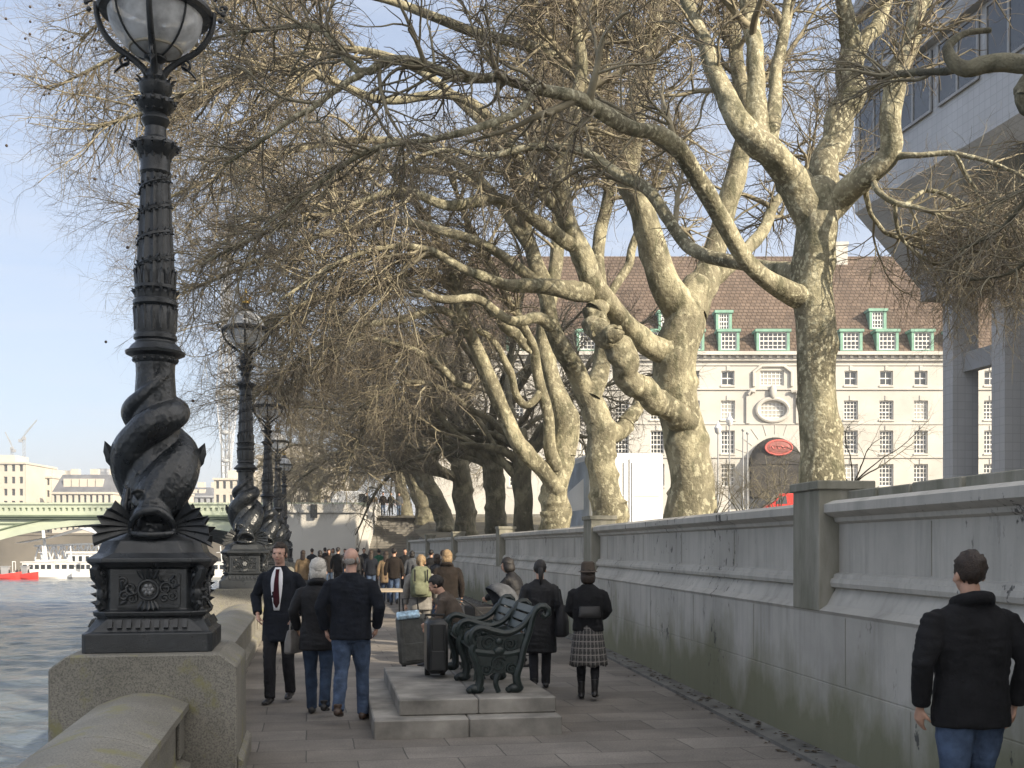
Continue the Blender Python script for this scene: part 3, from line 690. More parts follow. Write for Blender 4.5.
# ------------------------------------------------------------------ the pale green arched bridge
BY=80.0; BS=F/BY
def bx(u): return (u-512)/BS
def bz(v): return CAMZ+(HV-v)/BS
br=empty('arched_bridge',(-30,BY,0),0,'pale green iron road bridge with low arches and a pierced parapet over the river','bridge')
def bl(x): return x+30
spans=[(-27.6,17.2),(-65.2,17.6),(-103.6,18.0),(-142,18)]
def intr(x,off=0):
    for c_,a in spans:
        if abs(x-c_)<a-1e-6: return -3.9+(3.38+3.9-off)*math.sqrt(max(0,1-((x-c_)/(a-off*.6))**2)) if abs(x-c_)<a-off*.6 else -6
    return -6
xs=list(np.arange(-160,-9.3,.8)); 
SK=.46
def strip(mb,y0,y1,top,fbot):
    rings=[]
    for x in xs:
        b=min(fbot(x),top(x)-.02) ; rings.append([(bl(x)-SK*y0,y0,b),(bl(x)-SK*y1,y1,b),(bl(x)-SK*y1,y1,top(x)),(bl(x)-SK*y0,y0,top(x))])
    mb.loft(rings)
sp=MB(); strip(sp,.25,.7,lambda x:4.0,lambda x:intr(x)+.3); sp.build('spandrel',M['bridge'],br)
ri=MB(); strip(ri,.12,.9,lambda x:intr(x)+.62 if intr(x)>-5.9 else -5.8,lambda x:intr(x)+.18); ri.build('arch_rib',M['bridge'],br)
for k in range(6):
    r_=MB(); strip(r_,.9+k*4.6,1.5+k*4.6,lambda x:3.7,lambda x:intr(x)+.42); r_.build('girder',M['dark_iron'],br)
dk=MB(); dk.box2((bl(-260),.8,3.72),(bl(-10.5),25.5,4.10)); dk.build('deck',M['bridge_dark'],br)
cn=MB(); cn.box2((bl(-260),-.18,4.0),(bl(-10.6),.72,4.13)); cn.box2((bl(-260),-.05,3.86),(bl(-10.6),.24,3.995)); cn.build('cornice',M['bridge_dark'],br)
pa=MB(); 
hl=[]; x=-59.0
while x<-12: hl.append((bl(x),bl(x)+.2,4.42,4.66)); x+=.42
facade(pa,bl(-260),bl(-10.6),4.131,4.9,hl,.12,y=.1); pa.box2((bl(-260),.0,4.9),(bl(-10.6),.36,5.04)); pa.box2((bl(-260),.24,4.131),(bl(-10.6),.3,4.898))
pa.build('parapet',M['bridge'],br)
mo=MB(); mo.tube([(bl(x),.2,intr(x)+.95) for x in np.arange(-44.2,-11.0,.6)],.07,5)
for u in (3,): mo.box2((bl(bx(-8)),.18,bz(524.5)),(bl(bx(22)),.27,bz(523)))
mo.build('moulding',M['bridge_dark'],br)
for k,xp in enumerate([-46.2,-84.2,-122.5]):
    pr=MB(); pr.prism([(bl(xp-1.6),-1.6),(bl(xp+1.6),-1.6),(bl(xp+1.6)-SK*27,27),(bl(xp-1.6)-SK*27,27)],'z',-6,-1); pr.lathe([(1.5,-6),(1.5,3.8),(1.8,4.0),(1.8,5.2)],(bl(xp),-.6,0),8); pr.build('pier',M['portland'],br)
# ------------------------------------------------------------------ far bank
fbk=MB(); fbk.prism([(-1500,262),(60,262),(60,2000),(-1500,2000)],'z',-8,1.6); fbk=fbk.build('far_bank',M['earth']); fbk['kind']='structure'
ew=MB(); ew.box2((-700,260.6,-8),(20,261.98,4.6)); ew.box2((-700,260.4,4.6),(20,262.2,5.1)); ew=ew.build('far_embankment_wall',mat('brown_grey_stone',(.17,.15,.12),.9,.25,.12,bmp=0)); tag(ew,'brown stone embankment wall on the far bank seen under the bridge arch','wall')
def block(name,label,u0,u1,vt,Y,nf,nc,m='portland_far',mans=0,pw=.45,base=-2,dep=24):
    s=F/Y; x0,x1=(u0-512)/s,(u1-512)/s; zt=CAMZ+(HV-vt)/s; W=x1-x0
    o=empty(name,((x0+x1)/2,Y,0),0,label,'building','pale buildings across the river')
    zw=zt-mans; fh=(zw-2)/nf; cw=W/nc; hol=[]
    for f in range(nf):
        for c_ in range(nc): hol.append((-W/2+cw*(c_+.5-pw/2),-W/2+cw*(c_+.5+pw/2),2+fh*(f+.22),2+fh*(f+.78)))
    mb=MB(); facade(mb,-W/2,W/2,base,zw,hol,.5); mb.box2((-W/2,.6,base),(-W/2+.4,dep,zw)); mb.box2((W/2-.4,.6,base),(W/2,dep,zw)); mb.box2((-W/2-.3,-.5,zw-.6),(W/2+.3,dep,zw)); mb.build('wall',M[m],o)
    for a,b,c_,d in hol: sash(o,(a+b)/2,(c_+d)/2,b-a,d-c_,.45,2,2,'pane',False)
    if mans:
        rf=MB(); rf.loft([[(-W/2,0,zw+.01),(W/2,0,zw+.01),(W/2,dep,zw+.01),(-W/2,dep,zw+.01)],[(-W/2+2,3,zt),(W/2-2,3,zt),(W/2-2,dep-3,zt),(-W/2+2,dep-3,zt)]]); rf=rf.build('roof',M['roof_slate'],o)
        for c_ in range(max(3,nc//2)):
            x=-W/2+3+(W-6)*(c_+.5)/max(3,nc//2); MB().box2((x-1.1,.9,zw+.4),(x+1.1,4,zw+mans*.75)).build('dormer',M['portland_far'],rf)
        for c_ in range(3):
            x=-W/2+W*(c_+.5)/3; MB().box2((x-1.2,dep*.4,zt-.5),(x+1.2,dep*.4+2,zt+2.2)).build('chimney',M['portland_far'],rf)
    else:
        MB().box2((-W*.3,5,zt),(W*.25,15,zt+2.6)).build('roof_plant',M['portland_far'],o)
    return o
block('office_building','big cream stone block at the edge of the frame beyond the bridge',-45,25,462,345,7,9)
block('office_building','long cream terrace with a grey mansard roof and dormers across the river',52,112,474,335,4,10,mans=5.5)
block('office_building','narrow pale block between the cream block and the mansard terrace',34,51,476,360,6,3)
block('office_building','pale terrace hidden largely by the nearest dolphin lamp',112,172,478,350,5,10,mans=4)
block('office_building','low grey building beyond the bridge right of the nearest lamp',172,214,487,380,4,7,'soffit',mans=3)
block('office_building','pale stone block behind the second and third lamps',214,262,478,330,5,7)
block('office_building','bright pale facade behind the farther lamps at the bridge foot',258,330,455,210,5,8)
# slim far tower and cranes on the skyline
tw=MB(); tw.box2((-2,0,0),(2,4,36)); tw.box2((-1.6,.4,36),(1.6,3.6,38)); o=tw.build('tower_block',M['portland_far'],loc=((67-512)*520/F,520,0)); tag(o,'tiny slim pale tower above the mansard terrace','building')
tw=MB(); tw.box2((-3,0,0),(3,4,36)); tw.box2((-2.2,.4,36),(2.2,3.6,37.5)); o=tw.build('tower_block',M['soffit'],loc=((102-512)*500/F,500,0)); tag(o,'small grey tower just left of the nearest lamp','building')
def crane(u,vb,vt,Y,dx,label):
    s=F/Y; zb=CAMZ+(HV-vb)/s; zt=CAMZ+(HV-vt)/s; x=(u-512)/s; o=empty('tower_crane',(x,Y,0),0,label,'crane','cranes on the skyline')
    m_=MB(); zm=zb+(zt-zb)*.55
    for a in(-.6,.6): m_.bar((a,0,0),(a,0,zm),.25)
    for k in range(int(zm/2)): m_.bar((-.6,0,k*2),(.6,0,k*2+2),.15)
    m_.build('mast',M['grey_steel'],o); j=MB(); j.bar((-dx*.25,0,zm-.5),(dx,0,zt),.45); j.bar((0,0,zm+3),(dx*.9,0,zt-.8),.16); j.box((-dx*.25,0,zm-1),(2,1.5,1.6)); j.build('jib',M['grey_steel'],o); MB().box((0,0,zm+.3),(1.6,1.5,1.8)).build('cab',M['grey_steel'],o)
crane(24,462,420,600,7,'thin luffing crane standing above the cream block')
crane(12,470,432,640,-4,'second thin crane leaning the other way near the frame edge')
# ------------------------------------------------------------------ the big observation wheel, nearly edge on
wh=empty('observation_wheel',((227-512)*500/F,500,0),0,'giant white observation wheel seen almost edge on through the twigs','wheel')
R0=60; CZ=72; yaw=R(13.8); ax_=Vector((-math.sin(yaw),math.cos(yaw),0)); nx_=Vector((math.cos(yaw),math.sin(yaw),0))
def wp(t,r,o=0): return ax_*(r*math.cos(t))+nx_*o+Vector((0,0,CZ+r*math.sin(t)))
T=np.linspace(0,2*math.pi,97); rm=MB()
for r_,o_ in((R0,-1.6),(R0,1.6),(R0-5,0)): rm.tube([wp(t,r_,o_) for t in T],.3,5,caps=False)
for i in range(96):
    a,b=T[i],T[i+1]; rm.bar(wp(a,R0,-1.6),wp(a,R0,1.6),.22); rm.bar(wp(a,R0,-1.6),wp(b,R0-5,0),.18); rm.bar(wp(a,R0,1.6),wp(b,R0-5,0),.18)
rm.build('rim',M['grey_steel'],wh); sk=MB()
for i in range(64): t=2*math.pi*i/64; sk.bar(nx_*(5 if i%2 else -5)+Vector((0,0,CZ)),wp(t,R0-5),.1)
sk.build('spoke',M['steel'],wh); hb=MB(); hb.tube([nx_*-5+Vector((0,0,CZ)),nx_*5+Vector((0,0,CZ))],[1.2,1.2],10); hb.build('hub',M['grey_steel'],wh)
for s in(-1,1): lg=MB(); lg.bar(nx_*11+Vector((0,0,CZ)),nx_*32+ax_*s*11+Vector((0,0,3)),1.2); lg.build('leg',M['grey_steel'],wh)
cpm=MB().ell((0,0,0),(.9,1.7,.9),10,8).mesh('capsule',M['grey_steel'],'all')
for i in range(32): t=2*math.pi*i/32; o=link('capsule',cpm,wh,loc=wp(t,R0+3)); o.rotation_euler=(0,0,yaw-math.pi/2)
# ------------------------------------------------------------------ river pier, gangway, boats
py=205.0; ps=F/py
def qx(u): return (u-512)/ps
pf=MB(); pf.box2((qx(-60),0,-4.6),(qx(118),9,-3.0)); pf.box2((qx(-60),-.4,-3.3),(qx(118),0,-3.1)); o=pf.build('river_pontoon',M['grey_steel'],loc=(0,py-3,0)); tag(o,'long grey floating pontoon moored at the far bank under the arch','pontoon')
tr=MB(); xa,xb=qx(16),qx(112); z0,z1=-.9,2.0; nseg=11
for yy in(0,2.6):
    tr.bar((xa,yy,z0),(xb,yy,z0+.6),.34); tr.bar((xa,yy,z1),(xb,yy,z1+.7),.34)
    for k in range(nseg):
        a=xa+(xb-xa)*k/nseg; b=xa+(xb-xa)*(k+1)/nseg; tr.bar((a,yy,z0+.05*k),((a+b)/2,yy,z1+.05*k),.22); tr.bar(((a+b)/2,yy,z1+.05*k),(b,yy,z0+.05*k),.22)
tr.box2((xa,0,z0-.1),(xb,2.6,z0)); o=tr.build('gangway',M['steel'],loc=(0,py+8,0)); tag(o,'white lattice truss gangway over the pontoon','gangway')
cp=empty('pier_canopy',(qx(58),py+2,0),0,'white tent-like canopy slung between two raked masts on the pontoon','canopy')
n_=MB(); n_.loft([[(-9,0,2.6),(-3,0,3.6),(3,0,5.4),(9,0,3.4)],[(-9,6,2.8),(-3,6,4.0),(3,6,5.6),(9,6,3.6)]],closed=False,caps=False); n_.loft([[(-9,0,2.5),(-3,0,3.5),(3,0,5.3),(9,0,3.3)],[(-9,6,2.7),(-3,6,3.9),(3,6,5.5),(9,6,3.5)]],closed=False,caps=False); n_.build('canopy_sheet',M['steel'],cp,smooth='all')
for x,dx in((-4,-1.2),(6,2.2)): MB().bar((x,3,-3),(x+dx,3,7.5),.4).build('mast',M['steel'],cp)
kb_=MB(); kb_.box2((-3,0,-3),(3,4,.6)); kb_.box2((-3.3,-.3,.6),(3.3,4.3,.95))
for x in(-2,-.7,.6,1.9): kb_.box2((x-.3,-.06,-2.2),(x+.3,-.01,.1),1)
o=kb_.build('ticket_kiosk',[M['white_paint'],M['pane']],loc=(qx(83),py+.6,0)); tag(o,'low pale kiosk with dark windows on the pontoon under the truss','kiosk')
def boat(u,Y,L,label,rz):
    o=empty('red_boat',((u-512)*Y/F,Y,-4),rz,label,'boat','red boats at the pier'); h=MB(); rings=[]
    for i in range(9):
        t=i/8; w_=.95*(1-max(0,(t-.55)/.45)**2*.93); x=-L/2+L*t; zt=1.0+.55*max(0,t-.5)*1.6
        rings.append([(x,-w_*.55,-.3),(x,-w_,.35),(x,-w_*.97,zt),(x,w_*.97,zt),(x,w_,.35),(x,w_*.55,-.3)])
    h.loft(rings); h.build('hull',M['red_paint'],o,smooth=30)
    c_=MB(); c_.box2((-L*.1,-.5,1.0),(L*.12,.5,2.3)); c_.box2((-L*.13,-.6,2.3),(L*.15,.6,2.42)); c_.build('cabin',M['grey_steel'],o); m_=MB()
    m_.bar((-L*.4,-.5,1),(-L*.42,-.5,3.2),.08); m_.bar((-L*.4,.5,1),(-L*.42,.5,3.2),.08); m_.bar((-L*.42,-.5,3.2),(-L*.42,.5,3.2),.1); m_.build('radar_arch',M['steel'],o)
    for k in range(4): e=MB(); e.ell((-L*.3+k*L*.14,0,1.35),(.22,.22,.5)); e.build('seat',M['rubber'],o)
boat(5,195,5.6,'red speedboat at the very edge of the frame by the pontoon',.12); boat(25,196,5.0,'second red speedboat nearer the dolphin lamp, bow pointing right',-.1)
def launch(u,Y,L,label):
    o=empty('moored_launch',((u-512)*Y/F,Y,-4),0,label,'boat','white launches at the pier'); h=MB(); rings=[]
    for i in range(9):
        t=i/8; w_=1.5*(1-max(0,(t-.6)/.4)**2*.9); x=-L/2+L*t; zt=1.3+.6*max(0,t-.5); rings.append([(x,-w_*.6,-.3),(x,-w_,.4),(x,-w_,zt),(x,w_,zt),(x,w_,.4),(x,w_*.6,-.3)])
    h.loft(rings); h.build('hull',M['white_paint'],o,smooth=30); c_=MB(); c_.box2((-L*.35,-1.1,1.3),(L*.2,1.1,3.0)); c_.box2((-L*.38,-1.25,3.0),(L*.24,1.25,3.15)); ca=c_.build('cabin',M['white_paint'],o)
    for k in range(5): MB().box((-L*.30+k*L*.11,-1.12,2.2),(L*.075,.05,.8)).build('window',M['pane'],ca)
    m_=MB(); m_.bar((0,0,3.1),(-.3,0,6.0),.14); m_.bar((-1,0,4.8),(1,0,4.9),.1); m_.build('mast',M['steel'],o)
launch(44,200,10,'white launch just right of the red boats at the pontoon'); launch(72,201,12,'longest white launch moored midway along the pontoon'); launch(100,200,9,'white launch moored next to the dolphin lamp plinth'); launch(222,198,11,'white launch seen in the gap between the first two dolphin lamps'); launch(66,236,16,'larger pale launch moored behind the truss gangway')
# ------------------------------------------------------------------ vehicles
def wheel(o,x,y,r=.42,w_=.26):
    t=MB(); 
    rings=[[(s*w_/2*k,rr*math.cos(a),rr*math.sin(a)) for a in np.linspace(0,2*math.pi,20,endpoint=False)] for s,k,rr in((-1,.8,r*.62),(-1,1,r*.9),(-1,.7,r),(1,.7,r),(1,1,r*.9),(1,.8,r*.62))]
    t.loft(rings); wo=t.build('wheel',M['rubber'],o,loc=(x,y,r),smooth=30); q=MB(); q.loft([[(s*w_*.42,r*.6*math.cos(a),r*.6*math.sin(a)) for a in np.linspace(0,2*math.pi,16,endpoint=False)] for s in(-1,1)]); q.build('rim',M['grey_steel'],wo)
lor=empty('white_lorry',(4.0,38.0,1.62),ANG,'tall white box lorry parked behind the plane trees with a pale blue graphic side','lorry')
b=MB(); b.box2((-1.28,0,.75),(1.28,6.2,3.42)); b.build('cargo_box',M['white_body'],lor,bevel=.06)
b=MB(); b.prism([(.35,.95),(5.9,.95),(5.2,2.1),(4.0,3.2),(.35,3.2)],'x',-1.288,-1.281); b.prism([(1.1,1.5),(4.4,1.5),(3.6,2.2),(1.1,2.6)],'x',-1.294,-1.289,1); b.build('side_graphic',[M['blue_panel'],M['white_body']],lor)
for s in(-1,1):
    d_=MB(); d_.box((s*.62,-.025,2.05),(1.14,.05,2.35)); d_.box((s*.62,-.06,1.95),(1.0,.03,.05)); d_.box((s*.15,-.07,2.0),(.05,.05,2.2)); d_.build('rear_door',M['white_body'],lor,bevel=.01)
    l_=MB(); l_.box((s*1.1,-.03,.72),(.22,.06,.16)); l_.build('tail_light',M['red_paint'],lor)
    for y in(1.3,7.4): wheel(lor,s*1.08,y,.45)
b=MB(); b.box2((-1.2,0,.5),(1.2,8.4,.74)); b.build('chassis',M['rubber'],lor)
b=MB(); b.prism([(6.35,.6),(8.5,.6),(8.55,1.5),(7.9,2.6),(6.35,2.65)],'x',-1.15,1.15); cb=b.build('cab',M['white_body'],lor,bevel=.06); MB().prism([(7.2,1.65),(8.2,1.65),(7.85,2.45),(7.2,2.45)],'x',-1.16,1.16).build('side_window',M['pane'],cb)
def van(loc,rz,label,body,L=5.2,H=2.35):
    o=empty('parked_van',loc,rz,label,'van'); b=MB()   # length on x, bonnet at +x
    pf=[(-L/2,.4),(-L/2,H*.96),(-L/2+.2,H),(L*.22,H),(L*.34,H*.66),(L*.48,H*.52),(L/2,.95),(L/2,.4)]
    b.prism(pf,'y',-.95,.95); bo=b.build('body',M[body],o,bevel=.08)
    g=MB(); g.prism([(L*.08,H*.62),(L*.10,H*.9),(L*.215,H*.9),(L*.31,H*.62)],'y',-.958,.958); g.build('side_window',M['pane'],bo)
    g=MB(); g.bar((L*.24,0,H*.955),(L*.335,0,H*.69),.03,1.6); 
    g=MB(); g.prism([(L*.232,H*.97),(L*.345,H*.675),(L*.352,H*.68),(L*.24,H*.98)],'y',-.8,.8); g.build('windscreen',M['pane'],bo)
    for s in(-1,1):
        h=MB(); h.box((L/2-.05,s*.72,.95),(.12,.3,.2)); h.build('headlight',M['steel'],o)
        for x in(-L*.3,L*.31):
            w_=MB(); w_.loft([[(x+.36*math.cos(a),s*y,.36+.36*math.sin(a)) for a in np.linspace(0,2*math.pi,16,endpoint=False)] for y in(.74,.97)]); w_.build('wheel',M['rubber'],o)
    return o
van(P(356,547,92)[:2]+(4.13,),0,'white van on the bridge road at the top of the stairs','white_body',3.9,2.3)
van((P(789,547,100)[0],100,4.13),R(180),'red delivery van half hidden by bare bushes before the hotel entrance','red_paint',4.8,2.5)
van((P(604,547,98)[0],98,4.13),0,'dark blue van on the road glimpsed between the plane trunks','navy',4.6,2.1)
# ------------------------------------------------------------------ slim lamp posts before the hotel
def post(u,vt,Y,label,kind):
    s=F/Y; zt=CAMZ+(HV-vt)/s; zb=3.6; H=zt-zb; o=empty('street_lamp' if kind else 'flag_pole',((u-512)/s,Y,zb),0,label,'street lamp' if kind else 'pole','slim posts before the hotel')
    m_=MB(); m_.lathe([(.16,0),(.16,.9),(.1,1.0),(.07,1.2),(.05,H-.6),(.05,H-.5)],n=10); m_.build('post',M['grey_steel'],o,smooth=True)
    if kind: l_=MB(); l_.lathe([(.06,H-.5),(.22,H-.35),(.3,H),(.12,H+.3),(.03,H+.55)],n=10); l_.build('lantern',M['opal'],o,smooth=True)
    else: l_=MB(); l_.ell((0,0,H-.4),.12); l_.build('finial',M['grey_steel'],o)
post(718,428,84,'slim grey lamp post left of the pair before the hotel',True); post(729.5,420,84,'tallest slim lamp post with its lantern before the hotel awning',True); post(743,425,84,'plain thin pole nearest the dark awning',False); post(747.5,428,84.5,'second plain thin pole touching the awning',False)
# ------------------------------------------------------------------ dolphin lamp standard
def oct_ring(h, c, z):
    return [(h,-h+c,z),(h,h-c,z),(h-c,h,z),(-h+c,h,z),(-h,h-c,z),(-h,-h+c,z),(-h+c,-h,z),(h-c,-h,z)]
def spiral(mb, c, ux, uz, r0, turns, w, sgn=1, a0=0.0, n=18):
    c=Vector(c); pts=[]; 
    for i in range(n):
        t=i/(n-1); a=a0+sgn*turns*2*math.pi*t; r=r0*(1-.85*t); pts.append(c+Vector(ux)*r*math.cos(a)+Vector(uz)*r*math.sin(a))
    mb.tube(pts,[w*(1-.4*i/(n-1)) for i in range(n)],6)
def leaf(mb, base, d, nrm, L, w, curl=.3, thick=.012, n=6):
    """a pointed leaf of real thickness, curling along nrm"""
    base=Vector(base); d=Vector(d).normalized(); nrm=Vector(nrm).normalized(); sd=d.cross(nrm).normalized(); rings=[]
    for i in range(n+1):
        t=i/n; p=base+d*(L*t)+nrm*(curl*L*t*t); ww=w*math.sin(math.pi*min(1,.12+.88*t))**.8*(1-.15*(i%2)); ww=max(ww,.002)
        rings.append([p+sd*ww+nrm*thick*.2,p+nrm*thick,p-sd*ww+nrm*thick*.2,p-nrm*thick])
    mb.loft(rings)
def make_lamp(root):
    r=random.Random(3)
    mb=MB()
    seq=[(0,.49,.03),(.15,.49,.03),(.165,.465,.05),(.27,.40,.10),(.28,.425,.11),(.315,.435,.11),(.325,.415,.11),(.335,.40,.11),(.655,.40,.11),(.665,.43,.12),(.69,.455,.13),(.705,.475,.135),(.735,.475,.135),(.75,.45,.14),(.78,.41,.15),(.855,.385,.16),(.875,.375,.16),(.90,.33,.16),(.97,.24,.13)]
    mb.loft([oct_ring(h,c,z) for z,h,c in seq]); pl=mb.build('plinth',M['iron'],root,bevel=.006)
    # four relief panels with a rosette
    for k in range(4):
        rot=Matrix.Rotation(k*math.pi/2,4,'Z'); q=MB()
        def T(x,z,y=0): return rot@Vector((x,-.40-y,z))
        ux=rot.to_3x3()@Vector((1,0,0)); uz=Vector((0,0,1)); out=rot.to_3x3()@Vector((0,-1,0))
        for a,b in (((-.23,.36),(.23,.36)),((-.23,.61),(.23,.61)),((-.23,.36),(-.23,.61)),((.23,.36),(.23,.61))): q.bar(T(*a,.008),T(*b,.008),.02)
        for s in(-1,1):
            spiral(q,T(s*.13,.50,.012),ux,uz,.055,1.5,.013,s,0); spiral(q,T(s*.18,.44,.012),ux,uz,.04,1.4,.011,-s,1.2); spiral(q,T(s*.19,.55,.012),ux,uz,.035,1.3,.011,s,2.4); spiral(q,T(s*.12,.42,.012),ux,uz,.035,1.3,.011,s,.8)
            for j in range(5): a=r.uniform(0,6.28); leaf(q,T(s*r.uniform(.09,.2),r.uniform(.4,.57),.005),ux*math.cos(a)+uz*math.sin(a),out,.07,.018,.25)
        q.tube([T(.075*math.cos(t),.49+.075*math.sin(t),.02) for t in np.linspace(0,2*math.pi,22)],.013,6)
        for j in range(5): leaf(q,T(-.04+.02*j,.575,.015),uz+ux*(j-2)*.3,out,.085,.018,.4); leaf(q,T(-.04+.02*j,.40,.015),-uz+ux*(j-2)*.3,out,.08,.018,.4)
        # row of small fluting under the die
        for j in range(9): q.box(rot@Vector((-.28+.07*j,-.437,.215)),(.035,.05,.07),rz=k*math.pi/2,rot=rot.to_3x3()@Matrix.Rotation(R(-28),3,'X'))
        q.build('relief_panel',M['iron'],pl,smooth=True)
        m_=MB(); 
        for j in range(7):
            a=2*math.pi*j/6; c_=T(.03*math.cos(a)*(j<6),.49+.03*math.sin(a)*(j<6),.018); m_.ell(c_,(.02,.02,.02),8,6)
        m_.build('rosette',M['iron_grey'],pl,smooth='all')
    # scrolled corner brackets
    for k in range(4):
        rot=Matrix.Rotation(k*math.pi/2+math.pi/4,3,'Z'); q=MB(); o_=rot@Vector((0,-1,0)); 
        B=lambda d,z: o_*d+Vector((0,0,z))
        q.tube([B(.475,.34),B(.50,.40),B(.485,.48),B(.515,.56),B(.555,.60),B(.57,.645),B(.54,.665),B(.52,.645)],[.028,.04,.045,.05,.05,.042,.034,.022],8)
        q.tube([B(.475,.36),B(.52,.345),B(.545,.375),B(.525,.40)],[.03,.028,.024,.014],7); q.ell(B(.525,.60),.055,8,6); q.ell(B(.50,.45),(.05,.05,.07),8,6)
        sd=rot@Vector((1,0,0))
        for j in range(9): leaf(q,B(.485,.37+.032*j),sd*(1 if j%2 else -1)+o_*.5+Vector((0,0,.3)),o_,.09,.024,.3)
        q.build('corner_bracket',M['iron'],pl,smooth=True)
    # the two dolphins: heads down, bodies winding up the shaft, tails round the neck
    core=MB(); core.lathe([(.30,.86),(.25,1.0),(.24,1.35),(.20,1.7),(.17,2.0),(.155,2.25),(.16,2.36)],n=20)
    fish=[]
    for k in range(2):
        ph=-math.pi/2+k*math.pi+.05; f=MB(); pts=[];rad=[]
        ctrl=[(-.02,1.06,.10,.14),(.08,1.17,.165,.205),(.55,1.32,.175,.22),(1.15,1.47,.18,.205),(1.8,1.60,.185,.175),(2.5,1.715,.185,.145),(3.2,1.82,.205,.145),(4.0,1.90,.20,.125),(4.9,1.98,.16,.09),(5.7,2.06,.135,.065),(6.5,2.16,.13,.045),(7.2,2.26,.135,.028)]
        for a,z,rc,rr in catmull([(c[0],c[1],c[2],c[3]) for c in ctrl],44):
            pts.append((rc*math.cos(ph+a),rc*math.sin(ph+a),z)); rad.append(rr*.96)
        f.tube(pts,rad,16)
        o_=Vector((math.cos(ph),math.sin(ph),0)); s_=Vector((-o_.y,o_.x,0)); U=Vector((0,0,1))
        H=lambda d,s,z: o_*d+s_*s+U*z
        # skull, brow, open jaws with a deep gape
        f.ell(H(.20,0,1.20),(.16,.16,.16),14,10); f.ell(H(.29,0,1.17),(.115,.12,.07),12,8)
        up=[H(.27+.13*math.sin(t)**.8 if 0<t<math.pi else .27,-.165*math.cos(t),.955+.16*max(0,math.sin(t))) for t in np.linspace(-.2,math.pi+.2,16)]; f.tube(up,[.022+.016*math.sin(math.pi*i/15) for i in range(16)],8)
        up=[H(.25+.12*math.sin(t)**.8 if 0<t<math.pi else .25,-.145*math.cos(t),.995+.165*max(0,math.sin(t))) for t in np.linspace(0,math.pi,14)]; f.tube(up,.03,8)
        lo=[H(.30+.10*math.sin(t),-.165*math.cos(t),.945-.025*math.sin(t)) for t in np.linspace(-.2,math.pi+.2,14)]; f.tube(lo,[.02+.01*math.sin(math.pi*i/13) for i in range(14)],8)
        for s in(-1,1):
            f.ell(H(.325,s*.105,1.235),.030,10,8); f.tube([H(.335+.02*math.sin(t),s*.108+.044*math.cos(t),1.238+.04*math.sin(t)) for t in np.linspace(.1,math.pi-.1,8)],.015,6)
            f.tube([H(.27,s*.03,1.33),H(.345,s*.035,1.24),H(.385,s*.035,1.16)],[.02,.024,.018],7)
            f.tube([H(.16,s*.20,1.30),H(.20,s*.215,1.16),H(.20,s*.20,1.03)],[.016,.024,.018],7); f.tube([H(.12,s*.22,1.32),H(.155,s*.24,1.18),H(.15,s*.23,1.03)],[.012,.02,.014],7)
        for q_ in range(5):
            for w_ in range(5-abs(q_-2)): f.ell(H(.255-.035*q_,(w_-(4-abs(q_-2))/2)*.055,1.33+.045*q_),(.03,.03,.026),7,5)
        fish.append((f,o_,s_,H))
    body=MB(); 
    for q in [core]+[f[0] for f in fish]: body.add(q.v,q.f)
    me=remesh(body,.010,M['scales'],'dolphin_pair',2,.4)
    dol=link('dolphin_pair',me,root)
    for f,o_,s_,H in fish:
        for s in(-1,1):
            fn=MB(); nr=11; rings=[]; bp=H(.20,s*.10,.97); kk=Vector((0,0,-.55))+o_*.8
            for q in range(2):
                for t in (0,.35,.7,1.0):
                    ring=[]
                    for j in range(nr):
                        a=R(-26+j*8.6); d=(s_*s*math.cos(a)+Vector((0,0,1))*math.sin(a)*.75+o_*(.34-.022*j)).normalized()
                        L=(.345-.009*j)*(1-.13*(j%2))*(1+.08*math.sin(j*2.3+s)); p=bp+d*(.05+L*t)+kk*(.016*(1 if j%2 else -1)*t+.10*t*t*.5-(.014 if q else 0)); ring.append(p)
                    rings.append(ring)
            fn.loft(rings[:4]+rings[:3:-1],closed=False,caps=False); fn.build('pectoral_fin',M['iron'],dol,smooth=25)
            fn=MB(); leaf(fn,H(.02,s*.31,1.46),Vector((0,0,1))+s_*s*.36,o_,.24,.05,.0,.03); fn.build('dorsal_fin',M['iron'],dol,smooth=True)
    # fluted shaft
    def flute(a,z): return -.10*abs(math.sin(6*a)) if (2.96<z<3.92) else 0
    sh=MB(); zz=[(.157,2.96)]+[(.157-.042*t,2.97+.93*t) for t in [i/10 for i in range(11)]]
    sh.lathe(zz,n=48,wob=flute); sh.build('fluted_shaft',M['iron'],root,smooth=60)
    cl=MB(); cl.lathe([(.16,2.33),(.175,2.35),(.18,2.38),(.235,2.405),(.24,2.425),(.215,2.44),(.19,2.475),(.16,2.50),(.155,2.515),(.172,2.53),(.172,2.56),(.158,2.575),(.165,2.62),(.168,2.76),(.155,2.79),(.178,2.81),(.178,2.84),(.16,2.86),(.168,2.90),(.15,2.925),(.165,2.94),(.165,2.965)],n=32)
    for i in range(16):
        a=2*math.pi*i/16; o_=Vector((math.cos(a),math.sin(a),0)); leaf(cl,o_*.155+Vector((0,0,2.60)),Vector((0,0,1)),o_,.19,.03,.06,.016); leaf(cl,o_*.15+Vector((0,0,2.93)),Vector((0,0,1)),o_,.17,.028,.08,.014); cl.ell(o_*.165+Vector((0,0,2.36)),.022,6,5); leaf(cl,o_*.15+Vector((0,0,2.86)),Vector((0,0,1)),o_,.07,.025,.5,.014)
    cl.build('collar',M['iron'],root,smooth=30)
    ga=MB(); n=120
